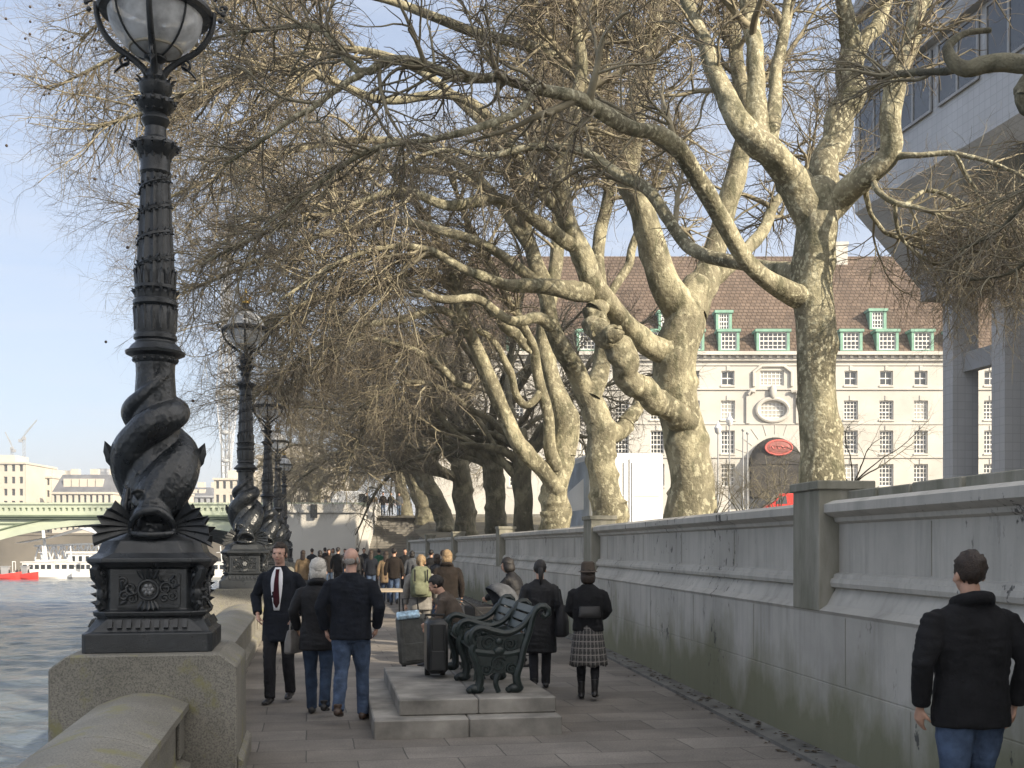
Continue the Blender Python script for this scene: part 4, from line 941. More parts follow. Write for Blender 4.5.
    for s0 in(0,):
        pts=[]; 
        for i in range(n):
            t=i/(n-1); a=t*2*math.pi*4.2; rr=.143-.040*t; pts.append(Vector((rr*math.cos(a),rr*math.sin(a),3.0+.90*t)))
        ga.tube(pts,.020,6)
        for i in range(2,n-2):
            t=(pts[i+1]-pts[i-1]).normalized(); o_=Vector((pts[i].x,pts[i].y,0)).normalized(); b_=t.cross(o_)
            for s in(-1,1):
                if (i+s)%2: leaf(ga,pts[i],t*.8+b_*s*.8+o_*.35,o_,r.uniform(.04,.055),.018,.1,.01,4)
    ga.build('garland',M['iron'],root,smooth=True)
    ct=MB(); ct.lathe([(.115,3.88),(.125,3.90),(.118,3.93),(.12,4.02),(.15,4.06),(.168,4.09),(.175,4.12),(.165,4.15),(.11,4.17),(.09,4.19),(.082,4.27),(.10,4.30),(.115,4.33),(.10,4.36),(.085,4.38),(.135,4.42),(.155,4.46),(.14,4.50),(.10,4.52),(.125,4.56),(.135,4.61),(.12,4.65),(.085,4.68),(.07,4.74)],n=24)
    for i in range(12):
        a=2*math.pi*i/12; o_=Vector((math.cos(a),math.sin(a),0)); leaf(ct,o_*.11+Vector((0,0,4.0)),Vector((0,0,1)),o_,.13,.033,.7,.018); spiral(ct,o_*.165+Vector((0,0,4.10)),o_,Vector((0,0,1)),.03,1.2,.012,1); leaf(ct,o_*.11+Vector((0,0,4.40)),Vector((0,0,1)),o_,.10,.03,.7,.016); leaf(ct,o_*.09+Vector((0,0,4.56)),Vector((0,0,1)),o_,.11,.028,.6,.015); ct.ell(o_*.15+Vector((0,0,4.475)),.024,6,5)
    ct.build('capital',M['iron'],root,smooth=30)
    GZ=5.23; GR=.38
    for k in range(4):
        a=k*math.pi/2+.02; o_=Vector((math.cos(a),math.sin(a),0)); b=MB(); B=lambda d,z: o_*d+Vector((0,0,z))
        b.tube([B(p[0],p[1]) for p in catmull([(.05,4.68),(.10,4.76),(.20,4.84),(.32,4.92),(.41,5.03),(.455,5.15),(.465,5.26)],16)],[.03-.008*i/15 for i in range(16)],8)
        spiral(b,B(.235,4.80),o_,Vector((0,0,1)),.055,1.3,.014,-1,2.2); leaf(b,B(.21,4.79),o_+Vector((0,0,-.35)),Vector((0,0,-1)),.12,.03,.4,.014); spiral(b,B(.53,5.30),o_,Vector((0,0,1)),.045,1.3,.012,1,3); leaf(b,B(.47,5.36),o_*.6+Vector((0,0,1)),o_,.08,.03,.5,.014)
        for j in range(3): b.ell(B(.52+.02*j,5.20+.055*j),.022,6,5)
        b.build('bracket',M['iron'],root,smooth=30)
    fr=MB(); bz_=GZ
    fr.lathe([(GR-.01,bz_-.035),(.44,bz_-.035),(.455,bz_-.01),(.455,bz_+.02),(.43,bz_+.05),(GR-.01,bz_+.05),(GR-.01,bz_-.035)],n=40,caps=False)
    for k in range(4):
        a=k*math.pi/2+math.pi/4; o_=Vector((math.cos(a),math.sin(a),0)); fr.tube([o_*(GR+.008)*math.cos(t)+Vector((0,0,GZ+(GR+.008)*math.sin(t))) for t in np.linspace(-1.45,1.3,20)],.009,6)
        fr.tube([o_*(GR+.004)*math.cos(t)+Vector((0,0,GZ+(GR+.004)*math.sin(t))) for t in np.linspace(-1.5,-.0,3)],.002,4)
    fr.lathe([(.02,GZ-GR-.14),(.05,GZ-GR-.12),(.035,GZ-GR-.05),(.09,GZ-GR-.015),(.09,GZ-GR+.005)],n=14)
    fr.build('globe_frame',M['iron'],root,smooth=30)
    gl=MB(); gl.lathe([(.03,GZ-GR)]+[(GR*math.cos(t),GZ+GR*math.sin(t)) for t in np.linspace(-1.45,-.08,14)]+[(GR,GZ)]+[(GR*math.cos(t),GZ+GR*math.sin(t)) for t in np.linspace(.02,1.25,12)],n=36); g_=gl.build('globe',M['globe'],root,smooth='all')
    ty=MB(); ty.lathe([(.05,GZ-GR+.035),(.21,GZ-GR+.055),(.225,GZ-GR+.085),(.05,GZ-GR+.075)],n=24); ty.build('lamp_tray',M['diffuser'],g_,smooth=30)
    bu=MB(); bu.lathe([(.03,GZ-.34),(.035,GZ-.22),(.06,GZ-.16),(.055,GZ-.05),(.02,GZ+.02)],n=12); bu.lathe([(.02,GZ+.1),(.30,GZ+.05),(.31,GZ+.07),(.1,GZ+.2)],n=24); bu.build('burner',M['iron_grey'],g_,smooth=30)
    cp=MB(); cp.lathe([(.15,GZ+.385),(.17,GZ+.40),(.15,GZ+.43),(.09,GZ+.47),(.06,GZ+.52)],n=20); cp.build('cap',M['iron'],root,smooth=30)
    cr=MB(); cr.lathe([(.055,GZ+.52),(.085,GZ+.535),(.085,GZ+.56),(.07,GZ+.575)],n=16)
    for i in range(8):
        a=2*math.pi*i/8; o_=Vector((math.cos(a),math.sin(a),0)); leaf(cr,o_*.075+Vector((0,0,GZ+.56)),Vector((0,0,1))+o_*.2,o_,.10,.022,.1,.012)
    for k in range(4):
        a=2*math.pi*k/4; o_=Vector((math.cos(a),math.sin(a),0)); cr.tube([o_*.075+Vector((0,0,GZ+.57)),o_*.085+Vector((0,0,GZ+.66)),Vector((0,0,GZ+.72))],.013,6)
    cr.ell((0,0,GZ+.75),.035,8,6); cr.box((0,0,GZ+.81),(.02,.02,.07)); cr.box((0,0,GZ+.815),(.06,.02,.02)); cr.build('gilt_crown',M['gold'],root,smooth=30)
lamp0=empty('dolphin_lamp',line_pt(LAMP_Y[0])+Vector((0,0,PT)),ANG,'huge black dolphin lamp standard on the nearest pedestal, in full shade','street lamp','dolphin lamps along the river parapet')
make_lamp(lamp0)
for y,l in zip(LAMP_Y[1:],['second dolphin lamp from the camera, its plinth on the partly sunlit pedestal','third dolphin lamp from the camera, smaller than the second and clear to its right','fourth dolphin lamp, between the third lamp and the dark farthest one','farthest dolphin lamp, a dark silhouette beside the abutment']):
    o=copy_tree(lamp0); o.location=line_pt(y)+Vector((0,0,PT)); o['label']=l
# ------------------------------------------------------------------ stone plinth, ornate bench, luggage, pram
BR=R(9.5)
pb=empty('bench_plinth',(-1.29,10.26,0),BR,'low two-step grey stone plinth carrying the iron bench','plinth')
def slabs(mb,x0,x1,y0,y1,z0,z1,nx,ny):
    for i in range(nx):
        for j in range(ny): mb.box2((x0+(x1-x0)*i/nx+.003,y0+(y1-y0)*j/ny+.003,z0),(x0+(x1-x0)*(i+1)/nx-.003,y0+(y1-y0)*(j+1)/ny-.003,z1))
m1=MB(); slabs(m1,0,1.80,0,3.4,-.1,.177,2,3); m1.build('lower_step',M['plinth'],pb,bevel=.012)
m1=MB(); slabs(m1,.25,1.79,.24,3.2,.178,.333,2,2); m1.build('upper_step',M['plinth'],pb,bevel=.012)
bn=empty('iron_bench',(-.38,11.02,.334),BR,'long black park bench with ornate scrolled iron ends and pale sheen on its back slats','bench')
# end frame in the (x,z) plane; the sitter faces -x (the river)
def end_frame(y):
    e=MB(); t=.03
    def rod(pts,r): e.tube([(a,y,b) for a,b in catmull(pts,26)],[r*(1-.15*i/25) for i in range(26)],8,ell=1.25)
    rod([(.04,.03),(.06,.15),(.02,.30),(-.02,.42),(.0,.50)],.045)                       # front leg
    rod([(.46,.03),(.43,.16),(.47,.30),(.50,.44),(.56,.62),(.60,.78),(.66,.86),(.73,.86),(.76,.80),(.72,.76),(.69,.79)],.043)     # rear leg, back and top scroll
    rod([(.0,.48),(-.03,.56),(.0,.63),(.08,.655),(.2,.62),(.34,.60),(.48,.66),(.58,.78)],.038)    # arm
    rod([(.02,.60),(-.05,.60),(-.075,.54),(-.04,.50),(.0,.53)],.028)
    rod([(.0,.42),(.15,.40),(.32,.39),(.5,.42)],.035)                                      # seat rail
    e.prism([(-.01,.12),(.03,.44),(.03,.56),(.16,.585),(.36,.565),(.5,.60),(.5,.42),(.44,.12),(.36,.2),(.12,.2)],'y',y-.014,y+.014)
    for a,b,r_,s in [(.14,.50,.07,1),(.36,.49,.07,-1),(.25,.29,.085,1),(.12,.24,.06,-1),(.38,.24,.06,1)]: spiral(e,(a,y-.016,b),(1,0,0),(0,0,1),r_,1.6,.018,s,.5); spiral(e,(a,y+.016,b),(1,0,0),(0,0,1),r_,1.6,.018,s,.5)
    e.ell((.25,y-.02,.42),(.06,.03,.05),8,6); e.ell((.25,y-.02,.52),(.04,.025,.04),8,6)
    for x in (.04,.44):                                                                   # lion paws
        e.ell((x-.02,y,.045),(.085,.05,.05),10,8)
        for k in(-1,0,1): e.ell((x-.09,y+k*.028,.03),(.03,.016,.028),6,5)
    rod([(.25,.2),(.22,.1),(.25,.01)],.03)
    return e
L_=2.15
for y in (0,L_/2,L_): end_frame(y).build('end_frame',M['bench_iron'],bn,smooth=35)
for k in range(5):
    t=k/4; x=.455+.17*t; z=.46+.36*t
    for j in range(2): s=MB(); s.box((x,L_/4+L_/2*j,z),(.026,L_/2-.07,.082),rot=Matrix.Rotation(R(24),3,'Y')); s.build('back_slat',M['slat'],bn,bevel=.006)
for k in range(5):
    for j in range(2): s=MB(); s.box((.03+.095*k,L_/4+L_/2*j,.435-.01*k),(.082,L_/2-.07,.03)); s.build('seat_slat',M['slat'],bn,bevel=.006)
def suitcase(name,label,loc,rz,d,m,tilt=0):
    o=empty(name,loc,rz,label,'suitcase'); w_,t_,h_=d; b=MB(); b.box((0,0,h_/2+.05),(w_,t_,h_)); 
    if tilt: o.rotation_euler=(0,R(tilt),rz)
    b.build('shell',M[m],o,bevel=.045,smooth=40); r_=MB()
    for s in(-1,1): r_.box((s*w_*.32,-t_/2-.008,h_/2+.05),(.03,.02,h_*.86)); 
    r_.box((0,-t_/2-.012,h_*.34),(w_*.62,.024,h_*.36)); r_.build('front_pocket',M[m],o,bevel=.008)
    h=MB(); h.tube([(-.11,t_*.3,h_+.04),(-.11,t_*.3,h_+(.30 if tilt else .09)),(.11,t_*.3,h_+(.30 if tilt else .09)),(.11,t_*.3,h_+.04)],.013,6); h.build('handle',M['rubber'],o)
    for s in(-1,1): w=MB(); w.tube([(s*w_*.36-.03,t_*.32,.045),(s*w_*.36+.03,t_*.32,.045)],.045,10); w.build('wheel',M['rubber'],o)
    return o
suitcase('wheeled_suitcase','grey soft suitcase leaning on its wheels beside the backpacker',P(416,547,16.3)[:2]+(.02,),R(8),(.48,.28,.72),'suitcase_grey',-5)
q=MB(); q.box((0,0,0),(.34,.20,.05)); q.box((.0,-.02,.03),(.30,.16,.03)); b=q.build('printed_bag',M['screen'],loc=(-1.53,16.2,.80),bevel=.02); b.rotation_euler=(R(22),R(-6),R(8)); tag(b,'small blue and white printed bag lying on the grey suitcase','bag')
suitcase('hard_suitcase','upright black hard suitcase standing on the plinth against the bench',(-.86,12.45,.334),R(9),(.24,.46,.60),'suitcase_black')
# pram with its dark hood
pr=empty('pram',(-.25,16.6,0),R(20),'dark pram with a raised grey hood beyond the bench','pram')
h=MB(); rings=[]
for i in range(8):
    a=R(-20+i*21); rings.append([(.36*math.cos(a)*math.cos(b_)*.9+.05,.27*math.sin(b_),.92+.34*math.sin(a)*abs(math.cos(b_))**.6) for b_ in np.linspace(-math.pi/2,math.pi/2,11)])
h.loft(rings,closed=False,caps=False); ho=h.build('hood',M['grey_cloth'],pr,smooth='all'); so2=ho.modifiers.new('s','SOLIDIFY'); so2.thickness=.012
b=MB(); b.loft([[(x*.42*k,y*.25*k,z) for x,y in((-1,-1),(1,-1),(1,1),(-1,1))] for k,z in((.6,.56),(.95,.62),(1,.9),(.97,.92))]); b.build('bassinet',M['black_nylon'],pr,bevel=.03)
f=MB()
for s in(-1,1): f.tube([(.38,s*.24,.2),(0,s*.24,.55),(-.4,s*.24,.2)],.016,6); f.tube([(.0,s*.24,.55),(-.45,s*.24,.95),(-.58,s*.24,1.02)],.014,6)
f.tube([(-.58,-.24,1.02),(-.58,.24,1.02)],.018,6); f.build('frame',M['iron'],pr)
for x in(-.4,.38):
    for s in(-1,1): w=MB(); w.tube([(x+.16*math.cos(a),s*.25,.17+.16*math.sin(a)) for a in np.linspace(0,2*math.pi,20)],.022,6); w.bar((x-.14,s*.25,.17),(x+.14,s*.25,.17),.014); w.bar((x,s*.25,.03),(x,s*.25,.31),.014); w.build('wheel',M['rubber'],pr)
# folded wooden A-board / stall table glimpsed past the crowd
tb=empty('cafe_table',P(388,547,27)[:2]+(0,),R(10),'small pale table on thin black legs standing on the sunny paving','table')
q=MB(); q.box((0,0,.74),(.75,1.6,.04)); q.build('table_top',mat('pale_table_top',(.40,.33,.24),.6,.15,3),tb,bevel=.006)
for x in(-.33,.33):
    for y in(-.72,.72): MB().bar((x,y,0),(x,y,.72),.035).build('leg',M['iron'],tb)
# ------------------------------------------------------------------ people
def ring_e(cx,cy,z,rx,ry,n=20,p=2.3):
    out=[]
    for i in range(n):
        a=2*math.pi*i/n; c,s_=math.cos(a),math.sin(a)
        out.append(Vector((cx+rx*abs(c)**(2/p)*(1 if c>=0 else -1),cy+ry*abs(s_)**(2/p)*(1 if s_>=0 else -1),z)))
    return out
def add_hand(mb, w, d, n, side, s, curl=.5):
    """palm, four unequal bent fingers and a thumb leaving the side of the palm"""
    w=Vector(w); d=Vector(d).normalized(); n=Vector(n); n=(n-d*n.dot(d)).normalized(); a=d.cross(n)*side
    mb.tube([w-d*.02*s,w+d*.03*s,w+d*.07*s,w+d*.095*s],[.026*s,.034*s,.041*s,.037*s],10,ell=.5,ref=a)
    for k,(o,L) in enumerate(((-.029,.066),(-.010,.078),(.010,.073),(.028,.056))):
        p=w+d*.085*s+a*o*s; pts=[p]; dd=d.copy()
        for j in range(3):
            dd=(dd+n*curl*(.35+.25*j)).normalized(); p=p+dd*L*s/3*1.15; pts.append(p)
        mb.tube(pts,[.0098*s,.0092*s,.0085*s,.0065*s],7)
    p=w+d*.03*s-a*.032*s; mb.tube([p,p+(d*.6-a*.6+n*.3).normalized()*.035*s,p+(d*.85-a*.35+n*.55).normalized()*.07*s],[.014*s,.011*s,.008*s],7)
def person(label, u=None, Y=None, H=1.72, face=0, loc=None, near=True, coat='black_wool', hem=.80, flare=1.0, legs='charcoal', shoes='boots', hair='short', hairm='hair_brown', skin='skin',
           step=.0, arms=None, bend=0, sit=False, skirt=None, hat=None, shirt=False, width=1.0, collar=None, group=None, head_yaw=0, z=0.0):
    s=H/1.75; w=width
    if loc is None: loc=(P(u,HV,Y)[0],Y,z)
    o=empty('person',loc,R(face),label,'person',group)
    vx=.0085 if near else .02
    B=R(bend); hz_=.93 if not sit else .50
    def UB(p):
        p=Vector(p); 
        if sit: p=p+Vector((0,0,hz_-.93))
        q=p-Vector((0,0,hz_)); 
        if B: q=Vector((q.x,q.y*math.cos(B)+q.z*math.sin(B),q.z*math.cos(B)-q.y*math.sin(B)))
        return (q+Vector((0,0,hz_)))*s
    # legs
    def leg(sd):
        if sit: return [Vector((sd*.09,0,hz_)),Vector((sd*.11,.43,.52)),Vector((sd*.11,.40+.06*sd,.09))]
        st=step*sd; lift=max(0,-st)*.42; 
        return [Vector((sd*.088,0,.93)),Vector((sd*.092,st*.48+.035+max(0,-st)*.25,.50+lift*.25)),Vector((sd*.085,st-.01,.085+lift))]
    LG={sd:[p*s for p in leg(sd)] for sd in(-1,1)}
    A={-1:((-.255,-.035,1.15),(-.265,.04,.91)),1:((.255,-.035,1.15),(.265,.04,.91))}
    if arms: A.update(arms)
    ARM={sd:[UB((sd*.172*w,0,1.392)),UB(A[sd][0]),UB(A[sd][1])] for sd in(-1,1)}
    # ---- body: one continuous skin
    bm_=MB()
    for sd in(-1,1):
        h,k,a=LG[sd]; bm_.tube([h,h.lerp(k,.5),k,k.lerp(a,.35),k.lerp(a,.75),a],[.078*s,.066*s,.048*s,.049*s,.036*s,.034*s],10)
        bm_.tube([a+Vector((0,-.045,-.04))*s,a+Vector((0,.05,-.05))*s,a+Vector((0,.14,-.06))*s],[.022*s,.022*s,.012*s],8)
        S_,E_,W_=ARM[sd]; bm_.tube([S_,S_.lerp(E_,.5),E_,E_.lerp(W_,.4),W_],[.047*s,.042*s,.035*s,.035*s,.026*s],10)
        fd=(W_-E_).normalized(); add_hand(bm_,W_,fd,UB((0,0,1))*0+Vector((-sd,.25,0)),sd,s,.55)
    bm_.loft([[UB((p.x,p.y,zz)) for p in ring_e(0,0,zz,rx*w,ry)] for zz,rx,ry in((.86,.10,.08),(.93,.145,.095),(1.05,.13,.09),(1.25,.15,.10),(1.38,.15,.085),(1.44,.10,.065),(1.47,.055,.055))])
    HC=Vector((0,.022,1.632)); Yw=Matrix.Rotation(R(head_yaw),3,'Z')
    def hd(x,y,zz): 
        q=Yw@Vector((x,y,0)); return UB((HC.x+q.x,HC.y+q.y,HC.z+zz))
    bm_.tube([UB((0,-.005,1.40)),UB((0,0,1.48)),UB((0,.012,1.57))],[.062*s,.054*s,.054*s],12)
    hm=MB()
    def he(c,r,n=14,k=10): bm_.ell((0,0,0),r,n,k,fn=lambda q:hd(c[0]+q.x,c[1]+q.y,c[2]+q.z)) 
    he((0,-.012,.03),(.074,.092,.088)); he((0,.02,-.035),(.058,.072,.078)); he((0,.048,-.075),(.034,.036,.032)); he((0,.075,-.002),(.052,.02,.06),10,8)
    bm_.tube([hd(0,.088,.022),hd(0,.104,-.006),hd(0,.112,-.024),hd(0,.096,-.034)],[.008*s,.0115*s,.0145*s,.008*s],7)
    he((0,.09,.024),(.05,.012,.010),10,6); he((0,.09,-.055),(.022,.010,.012),8,6)
    for sd in(-1,1): he((sd*.077,-.012,-.012),(.010,.019,.032),8,6); he((sd*.04,.07,-.03),(.02,.02,.018),8,6)
    body=link('body',remesh(bm_,vx,M[skin],'body',3 if near else 1),o)
    fwd=abs(((face+head_yaw+180)%360)-180)>80
    if fwd or near:
        for sd in(-1,1):
            e=MB(); e.ell((0,0,0),(.0125,.008,.008),8,6,fn=lambda q:hd(sd*.031+q.x,.0895+q.y,.010+q.z)); e.build('eye',M['eye'],body,smooth='all')
        e=MB(); e.ell((0,0,0),(.024,.006,.006),8,6,fn=lambda q:hd(q.x,.0985+q.y,-.052+q.z)); e.build('mouth',M['lip'],body,smooth='all')
    # ---- hair
    hb=MB(); rr=random.Random(len(label))
    def cap(rx,ry,rz_,c,hl,drop=0):
        def fn(q):
            p=Vector((c[0]+q.x,c[1]+q.y,c[2]+q.z)); 
            if p.y>.035 and p.z<hl: p.y=min(p.y,.03)*.8; p.x*=.86
            p+=Vector((rr.uniform(-1,1),rr.uniform(-1,1),rr.uniform(-1,1)))*.0075
            return hd(p.x,p.y,p.z)
        hb.ell((0,0,0),(rx,ry,rz_),22,16,fn=fn)
    if hair=='short': cap(.083,.104,.098,(0,-.016,.038),.075)
    elif hair=='bald':
        for sd in(-1,1): hb.ell((0,0,0),(.012,.05,.035),10,8,fn=lambda q:hd(sd*.069+q.x,-.035+q.y,-.008+q.z))
        hb.ell((0,0,0),(.058,.018,.036),12,8,fn=lambda q:hd(q.x,-.088+q.y,-.015+q.z))
    elif hair=='bob': cap(.094,.112,.108,(0,-.018,.03),.07); hb.loft([[hd(p.x,p.y,zz) for p in ring_e(0,-.03,0,rx,ry)] for zz,rx,ry in((.02,.093,.088),(-.05,.098,.09),(-.10,.088,.078),(-.125,.06,.05))])
    elif hair=='long':
        cap(.090,.110,.104,(0,-.018,.034),.07); hb.loft([[hd(p.x,p.y,zz) for p in ring_e(0,cy,0,rx,ry)] for zz,rx,ry,cy in((.02,.086,.08,-.035),(-.08,.086,.066,-.05),(-.15,.088,.05,-.075),(-.22,.075,.038,-.10),(-.27,.04,.02,-.11))])
    elif hair=='tail': cap(.087,.107,.102,(0,-.016,.036),.07); hb.tube([hd(0,-.11,.02),hd(0,-.145,-.02),hd(0,-.14,-.12),hd(0,-.125,-.20)],[.03*s,.036*s,.03*s,.008*s],10)
    elif hair=='bun': cap(.087,.107,.102,(0,-.016,.036),.07); hb.ell((0,0,0),(.045,.04,.045),10,8,fn=lambda q:hd(q.x,-.12+q.y,.02+q.z))
    hb.build('hair',M[hairm],o,smooth='all')
    # ---- legs of cloth or skirt
    tm=MB()
    g=.014
    for sd in(-1,1):
        h,k,a=LG[sd]; end=k.lerp(a,1.03)
        if skirt: tm.tube([h,h.lerp(k,.5),k,k.lerp(a,.35),k.lerp(a,.75),end],[.084*s,.072*s,.055*s,.056*s,.044*s,.04*s],12)
        else: tm.tube([h+Vector((0,0,-.03)),h.lerp(k,.5),k,k.lerp(a,.35),k.lerp(a,.75),end+Vector((0,0,-.012))],[.088*s*w,.084*s*w,.066*s,.064*s,.058*s,.056*s],12)
    if not sit: tm.loft([[UB((p.x,p.y,zz)) if not B else Vector((p.x,p.y,zz))*s for p in ring_e(0,-.008,zz,rx*w,ry)] for zz,rx,ry in((.80,.10,.08),(.86,.148,.10),(.94,.125,.08),(1.0,.09,.06))])
    else: tm.ell(Vector((0,.02,hz_+.02))*s,(.17*s,.14*s,.12*s),14,10)
    link('tights' if skirt else 'trousers',remesh(tm,.011 if near else .024,M[legs],'trousers',4,fold=.008*s,seed=len(label)+7),o)
    if skirt:
        n=84; rings=[]; hm_=skirt[1]; zs=np.linspace(1.02,hm_,9)
        for zz in zs:
            t=(1.02-zz)/(1.02-hm_); ring=[]
            for i in range(n):
                a=2*math.pi*i/n; pl=1+.055*t*math.sin(14*a)+.03*t*math.sin(5*a+1); rx=(.165+.075*t**.8)*pl; ry=(.125+.075*t**.8)*pl
                ring.append(Vector((rx*math.cos(a),ry*math.sin(a)+.02*t,zz+.012*t*math.sin(6*a)))*s)
            rings.append(ring)
        inner=[[Vector((p.x*.965,p.y*.965,p.z)) for p in r_] for r_ in rings[::-1]]
        k=MB(); k.loft(rings+inner,caps=False); me=k.mesh('skirt',M[skirt[0]],'all'); uv=me.uv_layers.new(name='UVMap')
        for p in me.polygons:
            us=[me.loops[li].vertex_index%n for li in p.loop_indices]; wrap=max(us)-min(us)>n/2
            for li in p.loop_indices:
                vi=me.loops[li].vertex_index; i=vi%n; i=i+n if wrap and i<n/2 else i; uv.data[li].uv=(i/n*1.6,me.vertices[vi].co.z)
        link('skirt',me,o)
    # ---- shoes
    for sd in(-1,1):
        a=LG[sd][2]; b=MB(); lift=a.z/s-.085; pit=min(.6,lift*2.2)
        def sp(y,zz): 
            q=Vector((0,y,zz)); return a+Vector((sd*.012*(y>.08),q.y*math.cos(pit)+q.z*math.sin(pit),q.z*math.cos(pit)-q.y*math.sin(pit)))*s
        b.tube([sp(-.075,-.045),sp(-.06,-.045),sp(0,-.04),sp(.07,-.05),sp(.13,-.058),sp(.175,-.062),sp(.185,-.064)],[.02*s,.036*s,.042*s,.043*s,.045*s,.036*s,.015*s],10,ell=[.9,.95,1.0,.75,.5,.45,.5],ref=(1,0,0))
        b.tube([a+Vector((0,-.015,-.03))*s,a+Vector((0,-.018,.05 if not skirt else .16))*s],[.045*s,.044*s],10)
        link('shoe',remesh(b,.009 if near else .02,M[shoes],'shoe',2),o)
    # ---- coat with sleeves
    cm=MB(); ex=.022
    secs=[(hem,.182*flare,.135*flare),(max(hem+.06,.92),.178*(1+(flare-1)*.4),.13),(1.06,.168,.125),(1.22,.182,.132),(1.34,.19,.125),(1.40,.182,.10),(1.435,.145,.085),(1.465,.10,.075),(1.50,.068,.066)]
    if sit or B: secs=[(max(hem,.80),.182,.135)]+secs[1:]
    if hem<.80: secs.insert(1,((hem+.92)/2,.180*(1+(flare-1)*.75),.133*(1+(flare-1)*.75)))
    cm.loft([[UB((p.x,p.y,zz)) for p in ring_e(0,0,zz,rx*w,ry)] for zz,rx,ry in secs])
    for sd in(-1,1):
        S_,E_,W_=ARM[sd]; cm.ell(S_+Vector((-sd*.012,0,-.012))*s,(.060*s,.062*s,.058*s),12,8)
        cm.tube([S_,S_.lerp(E_,.5),E_,E_.lerp(W_,.5),W_-(W_-E_).normalized()*.01*s],[.056*s*w,.060*s*w,.055*s,.052*s,.046*s],12)
    if collar: cm.tube([UB((.085*math.cos(t),-.005+.08*math.sin(t),1.475+.035*(math.sin(t)<0)*abs(math.sin(t)))) for t in np.linspace(-.2-math.pi*1.05,.2+math.pi*.05,18)],.036*s,8)
    # creases
    rs=random.Random(len(label)*3)
    link('coat' if hem<.9 else 'jacket',remesh(cm,.010 if near else .022,M[coat],'coat',4,fold=.010*s if near else .012*s,seed=len(label)),o)
    if shirt:
        def panel(name,m,zs,ws,off):
            b=MB(); R_=[]
            for zz,hw in zip(zs,ws):
                ry=np.interp(zz,[1.02,1.06,1.22,1.34,1.41,1.46,1.50],[.128,.125,.132,.125,.098,.075,.066]); rx=np.interp(zz,[1.0,1.22,1.34,1.41,1.5],[.175,.182,.19,.165,.07])
                row=[UB((x,ry*(max(0,1-abs(x/rx)**2.3))**(1/2.3)+off,zz)) for x in np.linspace(-hw,hw,9)]
                R_.append(row+[p-Vector((0,.02,0))*s for p in row[::-1]])
            b.loft(R_); return b.build(name,M[m],o,smooth='all')
        panel('shirt','white_shirt',np.linspace(1.02,1.49,9),[.030,.038,.047,.056,.062,.066,.064,.055,.03],.012)
        panel('tie','tie',np.linspace(1.05,1.47,9),[.008,.034,.034,.031,.028,.025,.022,.018,.02],.022)
    if hat:
        b=MB(); hc=lambda zz:hd(0,-.012,zz)
        b.loft([[hd(p.x,p.y-.012,zz) for p in ring_e(0,0,0,rx,ry,22,2)] for zz,rx,ry in((.035,.125,.14),(.03,.13,.145),(.048,.098,.115),(.07,.094,.112),(.15,.085,.10),(.168,.06,.075),(.16,.02,.03))]); b.build('hat',M[hat],o,smooth=40)
    return o,UB
def at(o,p):
    q=Matrix.Rotation(o.rotation_euler.z,3,'Z')@Vector(p); return q+Vector(o.location)
CROWD='people walking along the promenade'
# nearest, seen from behind on the right
p1,_=person('nearest man, from behind: thick dark high-collared coat, short brown hair, blue jeans',971,6.15,1.765,6,coat='black_wool',hem=.80,legs='jeans',hair='short',step=.10,width=1.17,collar=True,arms={-1:((-.30,-.05,1.15),(-.27,.05,.90)),1:((.30,-.05,1.15),(.285,.05,.90))},group=CROWD)
p2,_=person('young man walking towards us in open navy overcoat, white shirt and dark red tie',280,12.75,1.84,176,coat='navy',hem=.68,flare=1.06,legs='charcoal',shoes='boots',hair='short',step=.10,shirt=True,skin='skin_pink',arms={-1:((-.29,-.06,1.16),(-.22,.10,.98)),1:((.29,-.06,1.16),(.22,.10,.98))},group=CROWD)
p3,_=person('white-haired woman in a dark coat and blue scarf walking beside the bald man',318,11.75,1.67,4,coat='black_nylon',hem=.74,flare=1.10,legs='jeans_dark',hair='bob',hairm='hair_white',step=-.16,width=1.05,collar=True,arms={-1:((-.27,-.02,1.16),(-.24,.12,.96))},group=CROWD)
p4,_=person('bald man from behind in a dark navy jacket and blue jeans',351,11.3,1.79,-3,coat='grey_navy' if 'grey_navy' in M else 'navy',hem=.84,legs='jeans',hair='bald',hairm='hair_grey',skin='skin_pink',shoes='brown_shoe',step=.20,width=1.16,arms={-1:((-.30,-.05,1.15),(-.27,.06,.93)),1:((.30,-.05,1.16),(.24,.10,.95))},group=CROWD)
p5,_=person('person in a grey hooded top wearing the green backpack',421,18.0,1.66,5,coat='grey_marl',hem=.82,legs='grey_marl',hair='tail',hairm='hair_blond',step=.12,width=1.1,group=CROWD)
p6,_=person('blonde woman in a fur-collared dark jacket seen from behind the bench',447,19.6,1.74,8,coat='brown_coat',hem=.84,legs='tan',hair='bob',hairm='hair_blond',step=.1,width=1.12,collar=True,group=CROWD)
p7,_=person('person in a brown jacket sitting bent forward at the far end of the bench',loc=(-.62,13.55,.30),H=1.62,face=80,coat='hat_felt',hem=.82,legs='grey_cloth',hair='short',hairm='hair_dark',sit=True,bend=28,arms={-1:((-.24,.14,1.20),(-.12,.34,1.22)),1:((.24,.14,1.20),(.12,.36,1.18))})
p8,_=person('dark-hooded person leaning over the pram with one arm stretched out',520,17.0,1.66,62,coat='black_nylon',hem=.80,legs='charcoal',hair='bob',hairm='hair_dark',bend=18,step=.08,arms={-1:((-.24,.26,1.22),(-.14,.48,1.22)),1:((.22,.20,1.18),(.14,.42,1.12))})
p9,_=person('woman with dark tied hair in a long black quilted coat carrying a shoulder bag',540,14.0,1.62,4,coat='black_nylon',hem=.50,flare=1.14,legs='charcoal',hair='tail',hairm='hair_dark',step=.06,width=1.1,group=CROWD)
